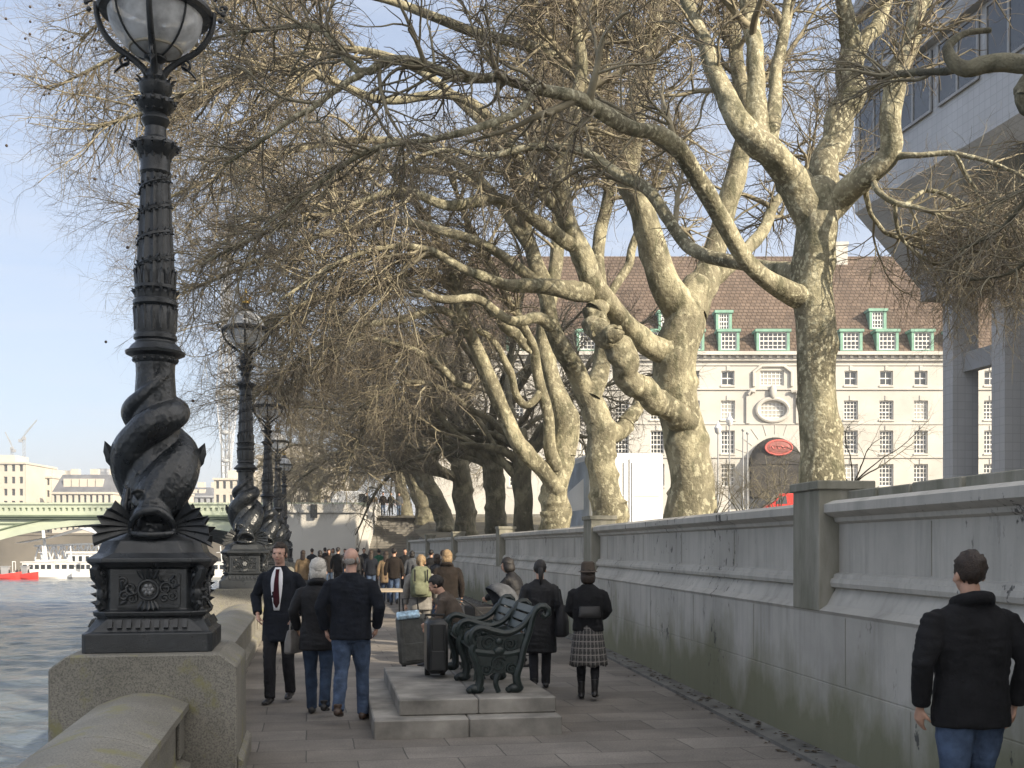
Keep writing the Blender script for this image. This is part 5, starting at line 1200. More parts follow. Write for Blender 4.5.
p10,_=person('woman in a felt hat, black jacket and grey plaid skirt',588,12.95,1.585,-4,coat='black_wool',hem=.90,legs='charcoal',shoes='boots',hair='bob',hairm='hair_brown',skirt=('plaid',.45),hat='hat_felt',step=-.10,width=1.1,arms={-1:((-.25,.02,1.16),(-.17,.16,1.08)),1:((.26,.02,1.16),(.18,.14,1.06))},group=CROWD)
far=[(394,34,1.76,4,'brown_coat','jeans','short','hair_dark','man in a dark brown jacket and jeans beyond the backpacker',.82),
(386,35,1.66,2,'tan','jeans_dark','long','hair_brown','woman in a tan coat at the brown-jacketed man\'s shoulder',.70),
(379,49,1.7,0,'green_top','charcoal','short','hair_dark','far walker in a green top between the stairs and the crowd',.84),
(431,36,1.7,3,'black_wool','charcoal','short','hair_dark','dark figure by the wall beyond the backpacker',.78),
(437,27,1.62,2,'navy','jeans_dark','bob','hair_brown','dark-haired walker half hidden behind the blonde woman',.78),
(364,54,1.74,180,'charcoal','charcoal','short','hair_dark','far walker in charcoal coming from the foot of the stairs',.72),
(338,44,1.78,0,'black_wool','charcoal','short','hair_dark','tallest dark back in the cluster left of the bald man\'s head',.80),
(329,47,1.70,184,'brown_coat','jeans_dark','bob','hair_brown','brown-coated walker in the far cluster facing us',.74),
(320,42,1.66,2,'black_nylon','charcoal','bob','hair_dark','black-coated walker directly beyond the white-haired woman',.74),
(312,52,1.72,0,'navy','charcoal','short','hair_brown','navy-coated walker farthest in the left cluster by the abutment',.78),
(345,56,1.70,178,'grey_cloth','jeans','short','hair_dark','grey-jacketed walker near the stair balustrade',.82),
(357,47,1.75,2,'black_nylon','charcoal','short','hair_dark','black-coated walker right beside the bald man\'s head, going towards the stairs',.80),
(333,58,1.72,180,'grey_marl','jeans_dark','bob','hair_brown','pale grey-coated walker at the back of the far cluster',.74),
(325,55,1.76,0,'charcoal','charcoal','short','hair_dark','charcoal-coated back at the rear of the far cluster by the notice board',.78),
(371,41,1.68,3,'navy','jeans','long','hair_brown','long-haired walker in navy between the bald man and the tan-coated woman',.78),
(405,44,1.74,180,'black_wool','charcoal','short','hair_dark','dark walker coming towards us just right of the brown-jacketed man',.76),
(412,38,1.66,0,'grey_cloth','jeans_dark','bob','hair_dark','slate-jacketed walker just beyond the backpacker\'s left shoulder',.80),
(443,32,1.7,0,'charcoal','jeans_dark','short','hair_brown','brown-haired figure against the wall beyond the blonde woman',.78),
(303,38,1.68,0,'tan','grey_cloth','long','hair_brown','tan-coated walker close to the parapet behind the suited man',.70)]
for u,Y,H,fc,c_,l_,h_,hm_,lab,hem in far: person(lab,u,Y,H,fc,near=False,coat=c_,legs=l_,hair=h_,hairm=hm_,step=.12*(1 if int(u)%2 else -1),hem=hem,group=CROWD)
for u,Y,c_,l_,lab,hm_ in [(367,80.6,'navy','jeans_dark','leftmost figure at the head of the stairs','hair_dark'),(374,80.9,'tan','charcoal','figure in a tan coat at the head of the stairs','hair_brown'),(391,80.4,'black_wool','charcoal','dark figure in the middle of the stair head','hair_dark'),(399,81.0,'grey_cloth','jeans','grey-coated figure at the stair head by the tree','hair_dark'),(383,80.0,'brown_coat','jeans','brown-coated figure just reaching the top step','hair_brown')]:
    person(lab,u,Y,1.7,180 if u%2 else 0,near=False,coat=c_,legs=l_,hairm=hm_,z=4.08,step=.08,hem=.8,group='people at the head of the stairs')
# ---- things they carry
def bag(name,label,cat,loc,rz,d,m,strap=None,taper=.8):
    o=empty(name,loc,rz,label,cat); w_,t_,h_=d; b=MB()
    b.loft([[(x*w_/2*k,y*t_/2*q,z) for x,y in((-1,-.6),(-.7,-1),(.7,-1),(1,-.6),(1,.6),(.7,1),(-.7,1),(-1,.6))] for z,k,q in((0,.86,.8),(.05*h_,1,1),(.5*h_,.95,.95),(h_,taper,.45))]); b.build('bag_body',M[m],o,bevel=.015,smooth=30)
    if strap: q=MB(); q.tube(catmull(strap,20),.011,6); q.build('strap',M[m],o)
    return o
c=at(p9,(.28,.0,.66)); bag('shoulder_bag','slouchy black shoulder bag hanging at the quilted coat woman\'s hip','bag',c,R(80),(.40,.15,.40),'black_nylon',[(-.12,0,.38),(-.09,.02,.50),(0,.03,.60),(.09,.02,.50),(.12,0,.38)],.55)
c=at(p3,(-.27,.10,.66)); bag('handbag','grey leather handbag held by the white-haired woman','bag',c,R(75),(.30,.12,.25),'leather_grey',[(-.09,0,.24),(-.07,0,.33),(.0,0,.37),(.07,0,.33),(.09,0,.24)],.8)
c=at(p10,(.02,-.195,.98)); bag('belt_bag','small black bag worn on the back of the plaid skirt woman\'s jacket','bag',c,R(0),(.26,.07,.13),'boots',None,.9)
c=at(p5,(0,-.22,.99)); bp=empty('backpack',c,R(5),'bulky olive green backpack on the grey hooded walker','backpack')
q=MB(); q.loft([[(p.x,p.y,z_) for p in ring_e(0,0,z_,rx,ry,18,3)] for z_,rx,ry in((0,.15,.10),(.03,.17,.13),(.30,.175,.14),(.44,.15,.12),(.50,.09,.07))]); q.build('pack_body',M['khaki'],bp,smooth=50)
q=MB(); q.loft([[(p.x,p.y-.12,z_) for p in ring_e(0,0,z_,rx,ry,14,3)] for z_,rx,ry in((.05,.10,.05),(.08,.12,.06),(.20,.12,.06),(.24,.09,.04))]); q.build('pocket',M['khaki'],bp,smooth=50)
q=MB()
for s in(-1,1): q.tube([(s*.11,.10,.44),(s*.13,.17,.50),(s*.14,.26,.44),(s*.16,.28,.25),(s*.16,.14,.05)],.022,6); q.tube([(s*.10,-.155,.45),(s*.10,-.165,.26)],.012,6)
q.build('strap',M['black_nylon'],bp)
c=at(p8,(0,0,0))
# ------------------------------------------------------------------ plane trees in winter
def tubes(PP,RR,S,rng,cap=False,knob=0.0):
    """PP (N,K,3), RR (N,K) -> verts, quads"""
    Nn,K,_=PP.shape
    T=np.gradient(PP,axis=1); T/=np.linalg.norm(T,axis=2,keepdims=True)+1e-9
    ref=np.tile(np.array([.31,.17,.94]),(Nn,1)); m=np.abs((T[:,K//2]*ref).sum(1))>.85; ref[m]=np.array([.9,.4,.1])
    ref=ref[:,None,:]
    U=np.cross(T,ref); U/=np.linalg.norm(U,axis=2,keepdims=True)+1e-9; W=np.cross(T,U)
    a=np.linspace(0,2*np.pi,S,endpoint=False); ca,sa=np.cos(a),np.sin(a)
    r=RR[:,:,None]*np.ones(S)
    if knob:
        k=np.arange(K)[None,:,None]; ph=rng.uniform(0,6.28,(Nn,1,1,6)); aa=a[None,None,:]
        lump=sum(np.maximum(0,np.cos(aa-ph[...,4]*q))**3*np.maximum(0,np.sin(k*(.23+.11*q)+ph[...,5]*q))**4 for q in (1,2,3))
        r=r*(1+knob*1.6*lump)*(1+knob*(np.sin(2*aa+k*.19+ph[...,0])*.5+np.sin(aa*3-k*.27+ph[...,1])*.4+np.sin(k*.37+aa+ph[...,2])*.35+np.sin(5*aa+k*.2+ph[...,3])*.2))
    V=PP[:,:,None,:]+r[...,None]*(U[:,:,None,:]*ca[None,None,:,None]+W[:,:,None,:]*sa[None,None,:,None])
    V=V.reshape(-1,3)
    i=np.arange(Nn)[:,None,None]*(K*S)+np.arange(K-1)[None,:,None]*S; j=np.arange(S)[None,None,:]; j2=(j+1)%S
    Fq=np.stack([i+j,i+j2,i+S+j2,i+S+j],-1).reshape(-1,4)
    return V,Fq
def spawn(rng,PP,RR,n,tmin,tmax,ang,L,Pn,rr,rmax,grav,wob,tip=.35,bias=None,inherit=True):
    """n children on parents, chosen by length"""
    N0,K,_=PP.shape
    seg=np.linalg.norm(np.diff(PP,axis=1),axis=2).sum(1); w=seg/seg.sum()
    pi=rng.choice(N0,n,p=w); t=tmin+(tmax-tmin)*rng.random(n)**.85; x=t*(K-1); i=np.minimum(x.astype(int),K-2); f=(x-i)[:,None]
    pos=PP[pi,i]*(1-f)+PP[pi,i+1]*f; tan=PP[pi,i+1]-PP[pi,i]; tan/=np.linalg.norm(tan,axis=1,keepdims=True)+1e-9
    r=RR[pi,i]*(1-f[:,0])+RR[pi,i+1]*f[:,0]
    v=rng.normal(size=(n,3)); v-=tan*(v*tan).sum(1,keepdims=True); v/=np.linalg.norm(v,axis=1,keepdims=True)+1e-9
    a=np.radians(rng.uniform(ang[0],ang[1],n))[:,None]; d=tan*np.cos(a)+v*np.sin(a)
    if bias is not None: d=d+np.asarray(bias)
    d/=np.linalg.norm(d,axis=1,keepdims=True)
    LL=L*(.45+.75*rng.random(n))*(1-.35*t); r0=np.minimum(r*rr,rmax*(.6+.6*rng.random(n)))
    pts=np.zeros((n,Pn,3)); pts[:,0]=pos; turn=rng.normal(size=(n,3))*wob*.6
    g=grav*(.4+1.2*rng.random(n))
    for k in range(1,Pn):
        d=d+turn+wob*rng.normal(size=(n,3))*.6; d[:,2]-=g*(k/Pn-.25)
        d/=np.linalg.norm(d,axis=1,keepdims=True); pts[:,k]=pts[:,k-1]+d*(LL/(Pn-1))[:,None]
        if k==Pn//2: turn=-turn+rng.normal(size=(n,3))*wob*.3
    rad=r0[:,None]*np.linspace(1,tip,Pn)[None,:]
    return pts,rad
def px_limb(Y,pts,n=24):
    """limb traced as (u, v, width_px, depth offset): becomes metres at its own distance"""
    out=[]
    for p in pts:
        u,v,w_=p[:3]; y=Y+(p[3] if len(p)>3 else 0); x,_,z=P(u,v,y); out.append((x,y,z,w_*.43*y/F))
    return catmull(out,n)
def free_limb(rng,base,d,L,r0,n=24,up=.0,droop=.0,wob=.10,tip=.18):
    p=np.array(base,float); d=np.array(d,float); d/=np.linalg.norm(d); out=[(*p,r0)]; turn=rng.normal(size=3)*wob
    for k in range(1,n):
        t=k/(n-1); d=d+turn*.35+rng.normal(size=3)*wob*.35; d[2]+=up*(1-t)*.12-droop*t*.16; d/=np.linalg.norm(d); p=p+d*L/(n-1); out.append((*p,r0*(1-(1-tip)*t**.8)))
        if k%6==0: turn=rng.normal(size=3)*wob
    return np.array(out)
def make_tree(label,base,limbs,seed,counts,lens,side=0,twigm='twig',barkm='bark',bias=(0,0,0),grav=(.05,.10,.16,.14),tmin=.3,balls=0,trunk_n=28,group='plane trees along the promenade',skip=1,thick=1.0,name='plane_tree',bare=(),extra=()):
    """limbs: list of (n,4) arrays; the first `skip` carry no twigs (trunk)"""
    rng=np.random.default_rng(seed); bx_,by_,bz_=base; B0=np.array([bx_,by_,bz_])
    o=empty(name,base,0,label,'tree',group)
    VV=[];FF=[];off=0
    for L in limbs:
        A=catmull(L,72); e_=A[-1,:3]-A[-2,:3]; e_/=np.linalg.norm(e_)+1e-9; q_=A[-1,3]; A=np.vstack([A]+[np.r_[A[-1,:3]+e_*q_*f_,q_*g_] for f_,g_ in((.35,.88),(.65,.6),(.8,.05))])
        kq=np.arange(0,len(A)+6,6); kx=np.stack([np.interp(np.arange(len(A)),kq,rng.normal(size=len(kq))) for _ in range(3)],1); kx[:3]=0; kx=(kx[np.maximum(np.arange(len(A))-1,0)]+kx+kx[np.minimum(np.arange(len(A))+1,len(A)-1)])/3
        A[:,:3]+=kx*A[:,3:4]*(.02 if not VV else .24)
        pp=A[None,:,:3]-B0; rr=np.maximum(A[None,:,3],.004)
        V,Fq=tubes(pp,rr,20 if A[0,3]>.12 else 10,rng,knob=.10); VV.append(V); FF.append(Fq+off); off+=len(V)
        # rounded end
    me=np_mesh('trunk',np.concatenate(VV),np.concatenate(FF),[M[barkm]]); link('trunk',me,o)
    LB=[L for i,L in enumerate(limbs) if i>=skip and i not in bare]+[limbs[i] for i in extra]; PP=np.stack([catmull(L,24)[:,:3] for L in LB])-B0; RR=np.stack([catmull(L,24)[:,3] for L in LB])
    lv=[(PP,RR)]; n1,n2,n3,n4=counts; l1,l2,l3,l4=lens
    b1=spawn(rng,PP,RR,n1,tmin,1,(25,75),l1,14,.58,.068*thick,grav[0],.13,.32,bias)
    b2=spawn(rng,*[np.concatenate(z) for z in ((resam(PP[:, -14:],14),b1[0]),(RR[:,-14:],b1[1]))],n2,.12,1,(25,75),l2,9,.6,.026*thick,grav[1],.18,.35,bias)
    b3=spawn(rng,*b2,n3,.1,1,(25,70),l3,7,.7,.013*thick,grav[2],.2,.45)
    b4=spawn(rng,np.concatenate([b3[0],resam(b2[0],7)]),np.concatenate([b3[1],b2[1][:,:7]]),n4,.15,1,(20,70),l4,5,.8,.0078*thick,grav[3],.22,.6)
    VV=[];FF=[];MI=[];off=0
    for (pp,rr),S,mi in ((b1,7,0),(b2,5,0),(b3,4,1),(b4,3,1)):
        V,Fq=tubes(pp,rr,S,rng); VV.append(V); FF.append(Fq+off); MI.append(np.full(len(Fq),mi)); off+=len(V)
    me=np_mesh('crown',np.concatenate(VV),np.concatenate(FF),[M['branch'],M[twigm]],np.concatenate(MI)); link('crown',me,o)
    if balls:
        bm_=MB().ell((0,0,0),.027,8,6).mesh('seed_ball',M['seed'],'all'); e=b4[0][:,-1]; e=e[np.argsort(e[:,0]+rng.normal(size=len(e))*2.0)[int(balls*2):balls*22]]
        for k in rng.choice(len(e),balls,False): link('seed_ball',bm_,o,loc=e[k]-np.array([0,0,.03]))
    return o
def resam(A,n): 
    i=np.linspace(0,A.shape[1]-1,n); a=np.floor(i).astype(int); b=np.minimum(a+1,A.shape[1]-1); f=(i-a)[None,:,None]; return A[:,a]*(1-f)+A[:,b]*f
def root_flare(A,y,w=1.35):
    """run the trunk from just below the soil with a flare"""
    x=A[0][0]; r=A[0][3]; z0=groundz(y)-.3
    return np.vstack([[(x,A[0][1],z0,r*w*1.15)],[(x,A[0][1],z0+.7,r*w)],A])
TT=[]
# ---- first tree: the mottled trunk nearest us
Y=16.2
trunk=root_flare(px_limb(Y,[(824,505,54),(822,470,49),(818,400,46),(815,330,44),(813,270,45),(817,225,48),(820,190,40)]),Y,1.1)
L1=[trunk,
 px_limb(Y,[(816,222,42),(800,195,38,-.1),(778,168,34,-.3),(757,140,34,-.5),(735,120,26,-.6),(722,90,22,-.5),(708,52,18,-.4),(690,5,15,-.2),(676,-50,11,0)]),
 px_limb(Y,[(758,140,28,-.5),(757,100,22,-.5),(755,55,20,-.4),(748,0,18,-.2),(740,-60,12,.2)]),
 px_limb(Y,[(770,150,20,-.4),(776,90,15,-.1),(784,30,13,.2),(792,-30,10,.5),(800,-80,7,.8)]),
 px_limb(Y,[(818,205,38),(832,150,33,.3),(846,105,31,.5),(852,62,28,.6),(845,15,20,.5),(842,-40,15,.4),(838,-100,10,.2)]),
 px_limb(Y,[(852,66,24,.6),(866,40,19,.7),(880,20,18,.8),(887,-15,15,1.0),(895,-80,10,1.3)]),
 px_limb(Y,[(822,215,36),(845,190,30,-.3),(872,172,26,-.6),(892,150,26,-.8),(891,110,24,-.9),(899,70,23,-.9),(914,30,19,-.8),(928,-5,16,-.6),(940,-60,11,-.4)]),
 px_limb(Y,[(812,302,29.2),(797,296,29.2,-.1),(771,284,23.2,-.5),(748,262,20.6,-.9),(728,232,20.6,-1.3),(697,180,19.8,-1.9),(677,148,18.9,-2.3),(657,133,17.2,-2.6),(630,129,16.3,-2.9),(602,113,18.1,-3.2),(580,98,17.2,-3.5),(556,91,14.6,-3.7),(534,87,13.8,-3.9),(500,77,11.2,-4.1),(464,78,11.2,-4.3),(417,63,11.2,-4.4),(390,61,10.3,-4.5),(362,74,8.6,-4.6),(342,52,8.6,-4.6),(325,30,6.9,-4.6),(295,27,6.0,-4.5),(244,32,4.3,-4.3),(205,40,3.0,-4.2)],40),
 px_limb(Y,[(534,88,12,-3.9),(520,110,9,-4.2),(478,128,8,-4.5),(430,140,7,-4.6),(370,150,6,-4.7),(310,190,4.5,-4.8),(260,230,3,-4.8)]),
 px_limb(Y,[(362,74,8,-4.6),(330,95,7,-4.8),(295,118,6,-5.0),(262,140,5,-5.0),(225,165,3.5,-5.0)]),
 px_limb(Y,[(812,280,21.3,.3),(790,272,19.7,.7),(765,270,18.0,1.2),(730,262,16.4,1.7),(704,253,15.6,2.0),(682,238,13.9,2.3),(650,191,13.1,2.6),(623,177,11.5,2.8),(582,152,10.7,3.0),(535,146,9.0,3.2),(491,157,7.4,3.3),(440,150,4.9,3.4),(380,175,3.3,3.5)],34),
 px_limb(Y,[(894,156,10,-.8),(915,156,7,-1.0),(955,153,6,-1.2),(990,162,5,-1.4),(1015,172,4,-1.5),(1050,190,3,-1.6)]),
 px_limb(Y,[(872,176,8,-.6),(880,196,7,-.8),(905,205,6,-1.0),(940,215,5,-1.2),(985,235,4,-1.3),(1030,270,3,-1.3)]),
 px_limb(Y,[(905,205,5,-1.0),(930,190,5,-.9),(965,205,4,-.9),(1000,245,3,-.8),(1030,280,2.5,-.8)]),
 px_limb(Y,[(895,205,5,-1.0),(900,235,4,-.7),(930,262,4,-.5),(965,268,3,-.4),(990,285,2.5,-.3)]),
 px_limb(Y,[(940,215,4,-1.2),(960,205,4,-1.0),(995,210,3,-.9),(1035,235,2.5,-.8)]),
 px_limb(Y,[(955,153,4,-1.2),(975,190,4,-1.3),(985,225,3,-1.2),(1010,265,2.5,-1.1)]),
 px_limb(Y,[(915,246,4,.2),(935,225,4,.1),(970,240,3,.1),(1005,262,2.5,.1)]),
 px_limb(Y,[(870,178,9,-.4),(866,198,6,-.2),(880,228,5,0),(915,246,4,.2),(960,258,3,.3)]),
]
T1=make_tree('nearest plane tree, its mottled trunk rising from behind the tall mossy pier',(trunk[0][0],Y,groundz(Y)),L1,11,(125,1250,6000,9000),(1.7,1.15,.6,.34),extra=tuple(range(12,19))*2,barkm='bark_pale',tmin=.3,grav=(.02,.06,.12,.10),balls=0)
# ---- second tree
Y=23.5
trunk=root_flare(px_limb(Y,[(690,505,62),(691,470,54),(684,430,50),(674,395,52),(676,352,56),(687,312,50),(697,285,36)]),Y,1.12)
L2=[trunk*np.array([1,1,1,.93]),
 px_limb(Y,[(690,318,42),(674,294,36,-.2),(662,268,33,-.4),(652,240,32,-.5),(643,212,30,-.5),(635,180,28,-.4),(634,140,26,-.2),(642,90,24,0),(652,40,20,.3),(660,-20,15,.6),(672,-90,10,.9)]),
 px_limb(Y,[(692,315,38),(706,285,34,.3),(713,262,30,.4),(718,240,26,.5),(728,205,24,.5),(742,165,22,.6),(748,120,20,.8),(738,70,17,1.0),(733,10,14,1.2),(725,-70,9,1.4)]),
 px_limb(Y,[(677,352,34),(655,347,27,-.4),(630,329,25,-.9),(605,306,25,-1.3),(590,288,26,-1.6),(586,266,27,-1.7),(578,245,25,-1.8),(566,215,22,-2.0),(560,180,20,-2.2),(572,130,17,-2.3),(580,70,15,-2.4),(575,10,12,-2.5),(565,-60,8,-2.5)]),
 px_limb(Y,[(601,303,22,-1.3),(595,318,24,-1.6),(602,332,27,-1.8),(614,336,22,-2.0),(620,330,9,-2.1)]),
 px_limb(Y,[(690,424,30,-.2),(672,412,29,-.5),(652,402,28,-.9),(634,388,29,-1.2),(622,368,30,-1.5),(613,352,32,-1.7),(607,341,16,-1.8)]),
 px_limb(Y,[(588,290,24,-1.6),(572,291,22,-1.9),(550,286,18,-2.2),(527,284,15,-2.5),(504,283,13,-2.8),(480,276,12,-3.1),(463,269,10,-3.3),(430,250,8,-3.6),(390,246,6,-4.0),(340,262,5,-4.4),(280,300,3,-4.6)],30),
 px_limb(Y,[(580,248,18,-1.8),(560,238,16,-2.2),(530,215,14,-2.8),(500,200,13,-3.2),(450,205,11,-3.6),(400,190,9,-4.0),(340,210,7,-4.2),(270,230,5,-4.3),(200,265,3,-4.2)],30),
 px_limb(Y,[(566,215,15,-2.0),(540,190,13,-2.3),(500,130,12,-2.5),(450,95,11,-2.8),(380,100,9,-3.0),(300,70,8,-3.2),(220,80,6,-3.4),(150,110,4.5,-3.5),(90,130,3,-3.5)],30),
 px_limb(Y,[(634,150,18,-.2),(600,100,15,-.6),(540,50,13,-1.0),(470,30,11,-1.4),(380,0,9,-1.8),(280,-10,7,-2.0),(190,20,5,-2.0),(110,60,4,-2.0),(50,90,2.5,-2.0)],30),
 px_limb(Y,[(650,45,16,.3),(610,0,13,.2),(540,-40,11,0),(440,-60,9,-.3),(330,-70,8,-.5),(220,-50,6,-.7),(140,-10,4,-.8),(80,40,3,-.8)],30),
 px_limb(Y,[(706,290,18,.3),(735,262,16,.8),(762,232,13,1.3),(775,200,11,1.7),(800,175,8,2.0),(835,150,5,2.2)]),
]
T2=make_tree('second plane tree, thick knotted trunk with a stubby burl on its left side',(trunk[0][0],Y,groundz(Y)),L2,23,(155,1800,10500,16000),(3.0,1.9,.95,.5),tmin=.48,bias=(-.06,0,-.02),balls=80,bare=(4,5))
# ---- third tree: contorted, forks low
Y=30.5
trunk=root_flare(px_limb(Y,[(609,512,40),(606,488,35),(600,464,34),(602,440,32),(597,415,28)]),Y,1.1)
L3=[trunk,
 px_limb(Y,[(598,420,30),(590,398,28,-.1),(580,375,24,-.3),(566,352,22,-.6),(556,330,20,-.8),(549,300,18,-1.0),(542,285,16,-1.1),(530,250,15,-1.3),(525,200,14,-1.4),(535,140,12,-1.4),(540,80,10,-1.3),(535,0,8,-1.2)],30),
 px_limb(Y,[(590,398,24,-.1),(599,370,21,.2),(602,340,19,.4),(604,305,17,.6),(598,260,15,.8),(608,200,13,1.0),(612,140,12,1.2),(605,60,10,1.4),(600,-20,7,1.5)],30),
 px_limb(Y,[(602,440,22),(620,430,20,.3),(634,412,17,.6),(637,398,12,.8),(640,380,8,.9)]),
 px_limb(Y,[(556,330,15,-.8),(538,318,13,-1.3),(512,322,11,-1.8),(480,300,10,-2.3),(440,300,9,-2.8),(380,280,7,-3.3),(310,300,5,-3.6),(240,340,3,-3.8)],30),
 px_limb(Y,[(545,292,14,-1.0),(515,265,12,-1.5),(470,240,11,-2.0),(410,225,9,-2.4),(340,230,7,-2.8),(260,260,5,-3.0),(190,290,3,-3.1)],30),
 px_limb(Y,[(530,250,12,-1.3),(490,190,11,-1.6),(430,150,10,-1.9),(360,140,8,-2.2),(290,150,6,-2.5),(210,180,4,-2.6),(140,210,2.5,-2.6)],30),
 px_limb(Y,[(525,205,11,-1.4),(480,120,10,-1.4),(400,60,9,-1.5),(320,50,7,-1.6),(240,80,5,-1.6),(160,130,3,-1.6)],30),
 px_limb(Y,[(604,305,11,.6),(625,270,10,1.0),(640,230,9,1.3),(660,180,7,1.6),(690,130,5,2.0)]),
]
T3=make_tree('third plane tree, slim contorted trunk forking low in front of the white lorry',(trunk[0][0],Y,groundz(Y)),L3,37,(140,1600,9000,13500),(3.2,2.1,1.05,.55),tmin=.45,bias=(-.06,0,-.03),bare=(3,))
# ---- fourth tree: a vase of long bare poles
Y=38.0
trunk=root_flare(px_limb(Y,[(556,515,34),(555,492,31),(559,468,32),(562,450,28)]),Y,1.1)
L4=[trunk,
 px_limb(Y,[(563,455,29),(564,430,29,0),(561,408,27,0),(555,385,26,.1),(550,362,22,.2),(545,330,18,.4),(552,290,16,.6),(560,230,14,.8),(558,150,12,1.0),(562,60,9,1.2)],30),
 px_limb(Y,[(558,492,22,-.2),(545,472,20,-.4),(530,455,19,-.7),(517,435,18,-1.0),(505,410,17,-1.2),(493,386,17,-1.4),(483,358,16,-1.6),(470,330,15,-1.8),(462,312,15,-2.0),(456,288,13,-2.1),(445,260,10,-2.3),(430,225,8,-2.5),(400,180,6,-2.7),(360,150,4,-2.8)],34),
 px_limb(Y,[(556,470,17,-.3),(551,440,15,-.5),(546,412,13,-.7),(540,385,12,-.9),(536,352,11,-1.1),(525,330,11,-1.3),(514,310,10,-1.5),(504,290,9,-1.6),(490,262,8,-1.7),(470,230,6,-1.9),(450,170,5,-2.0)],30),
 px_limb(Y,[(540,392,9,-.9),(528,405,9,-1.0),(515,392,9,-1.2),(507,368,8,-1.4),(500,350,7,-1.5),(485,335,7,-1.6),(460,330,5,-1.7),(420,345,4,-1.8),(370,370,2.5,-1.9)]),
 px_limb(Y,[(462,310,11,-2.0),(475,295,12,-2.0),(488,305,12,-1.9),(510,330,12,-1.7),(524,345,9,-1.5),(530,352,5,-1.4)]),
 px_limb(Y,[(470,330,10,-1.8),(440,310,9,-2.2),(400,320,8,-2.6),(350,330,6,-3.0),(300,360,4,-3.2),(250,400,2.5,-3.3)],30),
 px_limb(Y,[(456,288,9,-2.1),(420,270,8,-2.4),(370,290,7,-2.7),(320,300,5,-3.0),(260,340,3,-3.2)],30),
 px_limb(Y,[(552,290,11,.6),(520,230,10,.3),(470,180,9,0),(400,170,7,-.4),(320,180,6,-.8),(240,230,4,-1.0),(190,270,2.5,-1.0)],30),
 px_limb(Y,[(470,388,8,-2.2),(455,380,9,-2.3),(430,360,9,-2.5),(405,347,7,-2.7),(360,340,5,-2.9),(310,370,3,-3.0)]),
]
T4=make_tree('fourth plane tree, a vase of long pale leaning poles beside the lorry',(trunk[0][0],Y,groundz(Y)),L4,41,(140,1600,9000,13000),(3.4,2.2,1.1,.6),tmin=.5,bias=(-.06,0,-.04),bare=(5,))
# ---- farther trees, grown freely
def grown(label,x,y,h,r,seed,lean=(0,0),left=5,up=4,reach=9,counts=(95,1000,4800,6500),barkm='bark_dark',twigm='twig_grey'):
    rng=np.random.default_rng(seed); z0=groundz(y); fk=z0+h
    tr=np.array([(x,y,z0-.3,r*1.35),(x,y,z0+.5,r*1.1),(x+lean[0]*.4,y+lean[1]*.4,z0+h*.55,r*.95),(x+lean[0],y+lean[1],fk,r*.9),(x+lean[0]*1.2,y+lean[1]*1.2,fk+1.2,r*.6)])
    LL=[tr]; b=(x+lean[0],y+lean[1],fk-.2)
    for k in range(up):
        a=rng.uniform(0,6.28); LL.append(free_limb(rng,(b[0],b[1],fk+rng.uniform(-.4,.6)),(math.cos(a)*.45,math.sin(a)*.45,1),rng.uniform(8,11),r*.5,droop=.2,wob=.14))
    for k in range(left):
        a=math.pi+rng.uniform(-.75,.6); LL.append(free_limb(rng,(b[0],b[1],fk+rng.uniform(-.9,.5)),(math.cos(a),math.sin(a),rng.uniform(.35,1.1)),rng.uniform(.75,1.15)*reach,r*.42,up=.2,droop=.75,wob=.16))
    for k in range(2):
        a=rng.uniform(-.8,.8); LL.append(free_limb(rng,(b[0],b[1],fk),(math.cos(a),math.sin(a),.9),rng.uniform(6,8),r*.38,droop=.5,wob=.15))
    return make_tree(label,(x,y,z0),LL,seed+1,counts,(3.4,2.3,1.15,.65),barkm=barkm,twigm=twigm,tmin=.25,bias=(-.04,0,-.06),grav=(.08,.13,.18,.14))
def at_u(u,y): return (u-512)/F*y
grown('fifth plane tree, straight dark trunk just left of the vase-shaped tree',at_u(524,45),45,4.2,.42,51,(-.1,0),6,4,10)
grown('sixth plane tree, stout dark trunk seen between the leaning pole and the far stairs',at_u(497,51),51,4.6,.50,57,(-.2,0),6,4,11)
grown('seventh plane tree, pale shaded trunk behind the wall near the stairs',at_u(466,58),58,4.0,.55,63,(-.3,0),6,4,11)
grown('eighth plane tree, leaning left beside the head of the stairs',at_u(445,66),66,3.4,.52,69,(-1.3,0),6,4,11)
grown('ninth plane tree, dark trunk against the pale hotel by the stair head',at_u(424,75),75,3.4,.55,75,(-1.0,.4),6,4,12)
grown('tenth plane tree, farthest dark trunk above the bridge road',at_u(405,84),84,3.6,.5,81,(-.6,0),6,4,12)
grown('plane tree standing beyond the abutment behind the farther lamps',at_u(312,112),112,3.4,.7,87,(.3,0),5,4,9,(60,450,1600,2000))
grown('bare tree beyond the bridge road, behind the white van at the stair head',at_u(352,118),118,3.4,.5,93,(0,0),4,4,9,(60,450,1600,2000))
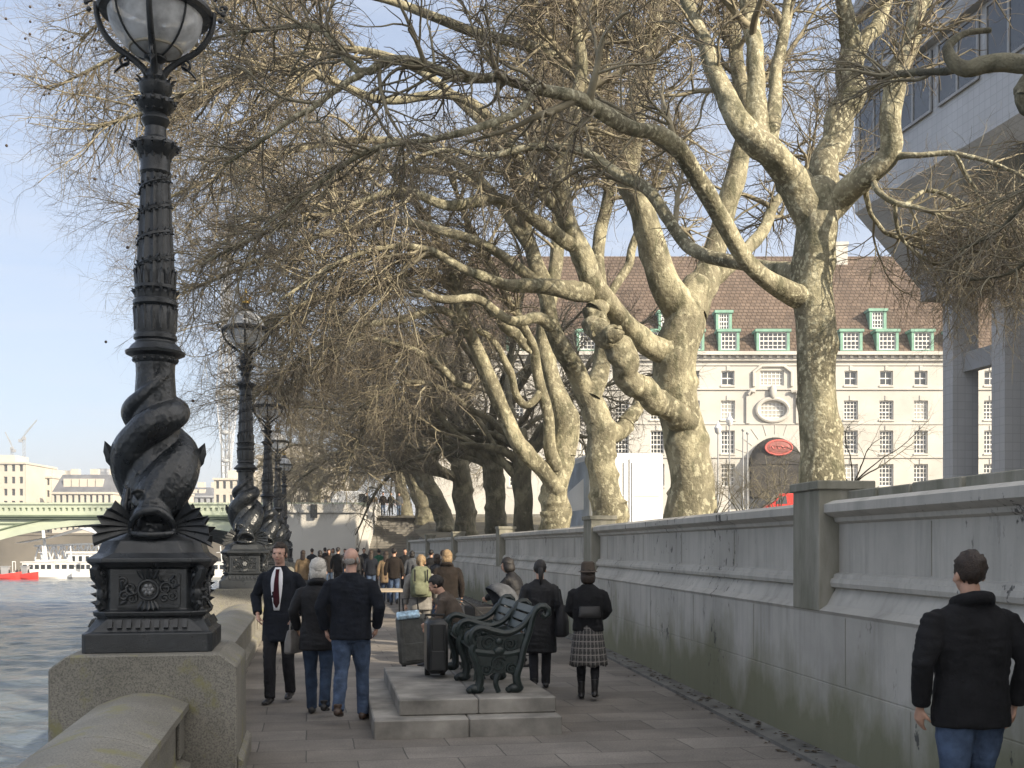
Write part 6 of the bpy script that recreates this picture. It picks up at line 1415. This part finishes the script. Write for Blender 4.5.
# dark limb reaching in from a tree outside the frame on the right
Y=9.4
rng=np.random.default_rng(5)
tx=7.6
L0=[np.array([(tx,Y-1.2,.8,.34),(tx,Y-1.2,2.5,.30),(tx-.2,Y-1.0,4.6,.27),(tx-.5,Y-.8,6.0,.22)]),
 px_limb(Y,[(1300,-40,32,-.9),(1180,10,26,-.6),(1100,40,24,-.3),(1040,62,22),(1000,60,21,.1),(965,66,18,.2),(950,50,12,.3),(965,35,8,.4),(990,30,6,.5)]),
 px_limb(Y,[(1060,56,20,.1),(1030,80,24,0),(1022,98,14,-.1),(1040,130,8,-.2)]),
 px_limb(Y,[(965,68,9,.2),(935,73,9,.6),(905,73,8,1.0),(884,76,6,1.4),(860,70,4,1.7)]),
 px_limb(Y,[(1100,40,10,-.3),(1060,120,8,-.1),(1030,190,6,0),(1000,230,4,.2),(960,250,3,.4)]),
 px_limb(Y,[(1120,40,9,-.3),(1080,140,8,-.1),(1050,230,6,.1),(1015,270,4,.2),(970,280,3,.3)])]
make_tree('tree outside the frame whose dark limb and brown twigs hang in at the top right',(tx,Y-1.2,groundz(Y)),L0,99,(26,150,620,800),(1.1,.8,.45,.25),barkm='bark_dark',tmin=.2,grav=(.1,.16,.2,.1),thick=.4,skip=1,bare=(1,2))
# bare street tree and leafless bushes before the hotel
def bush(label,u,y,zt,sp,seed,cnt,name='bare_bush',cat=None,tr=False,grp=None):
    rng=np.random.default_rng(seed); z0=groundz(y); x=at_u(u,y); H=zt-z0; LL=[]
    if tr: LL.append(np.array([(x,y,z0-.2,.11),(x,y,z0+H*.2,.09),(x,y,z0+H*.42,.075)]))
    for k in range(7 if tr else 9):
        a=rng.uniform(0,6.28); LL.append(free_limb(rng,(x+(0 if tr else rng.uniform(-.3,.3)),y,z0+(H*.4 if tr else 0)),(math.cos(a)*sp,math.sin(a)*sp,1),H*(.7 if tr else 1.0),.045,droop=.1,wob=.12))
    return make_tree(label,(x,y,z0),LL,seed,cnt,(H*.34,H*.22,H*.13,H*.08),tmin=.25,thick=.5,grav=(.0,.0,.05,.05),twigm='twig_grey',barkm='bark_dark',skip=1 if tr else 0,name=name,group=grp)
bush('small bare street tree in front of the hotel, right of the mottled trunk',852,58,1.8+(547-400)/F*58,1.1,5,(40,150,400,400),'street_tree',tr=True)
for i,(u,l) in enumerate([(715,'leafless bush at the foot of the slim lamp posts'),(745,'leafless bush before the left half of the dark awning'),(778,'leafless bush before the right half of the awning and the red van')]):
    bush(l,u,70,1.8+(547-458+i*3)/F*70,.35,31+i,(60,300,900,900),grp='leafless bushes before the hotel')
# ------------------------------------------------------------------ winter air
hz_m=bpy.data.materials.new('winter_haze'); hz_m.use_nodes=True; hn=hz_m.node_tree
for n_ in list(hn.nodes):
    if n_.type=='BSDF_PRINCIPLED': hn.nodes.remove(n_)
pv_=hn.nodes.new('ShaderNodeVolumePrincipled'); pv_.inputs['Color'].default_value=(.93,.95,1,1); pv_.inputs['Density'].default_value=.00055; pv_.inputs['Anisotropy'].default_value=.2
hn.links.new(pv_.outputs[0],hn.nodes['Material Output'].inputs['Volume'])
hb_=MB(); hb_.box2((-3100,-500,-10),(3100,5100,150)); ho_=hb_.build('haze',hz_m); ho_['kind']='stuff'
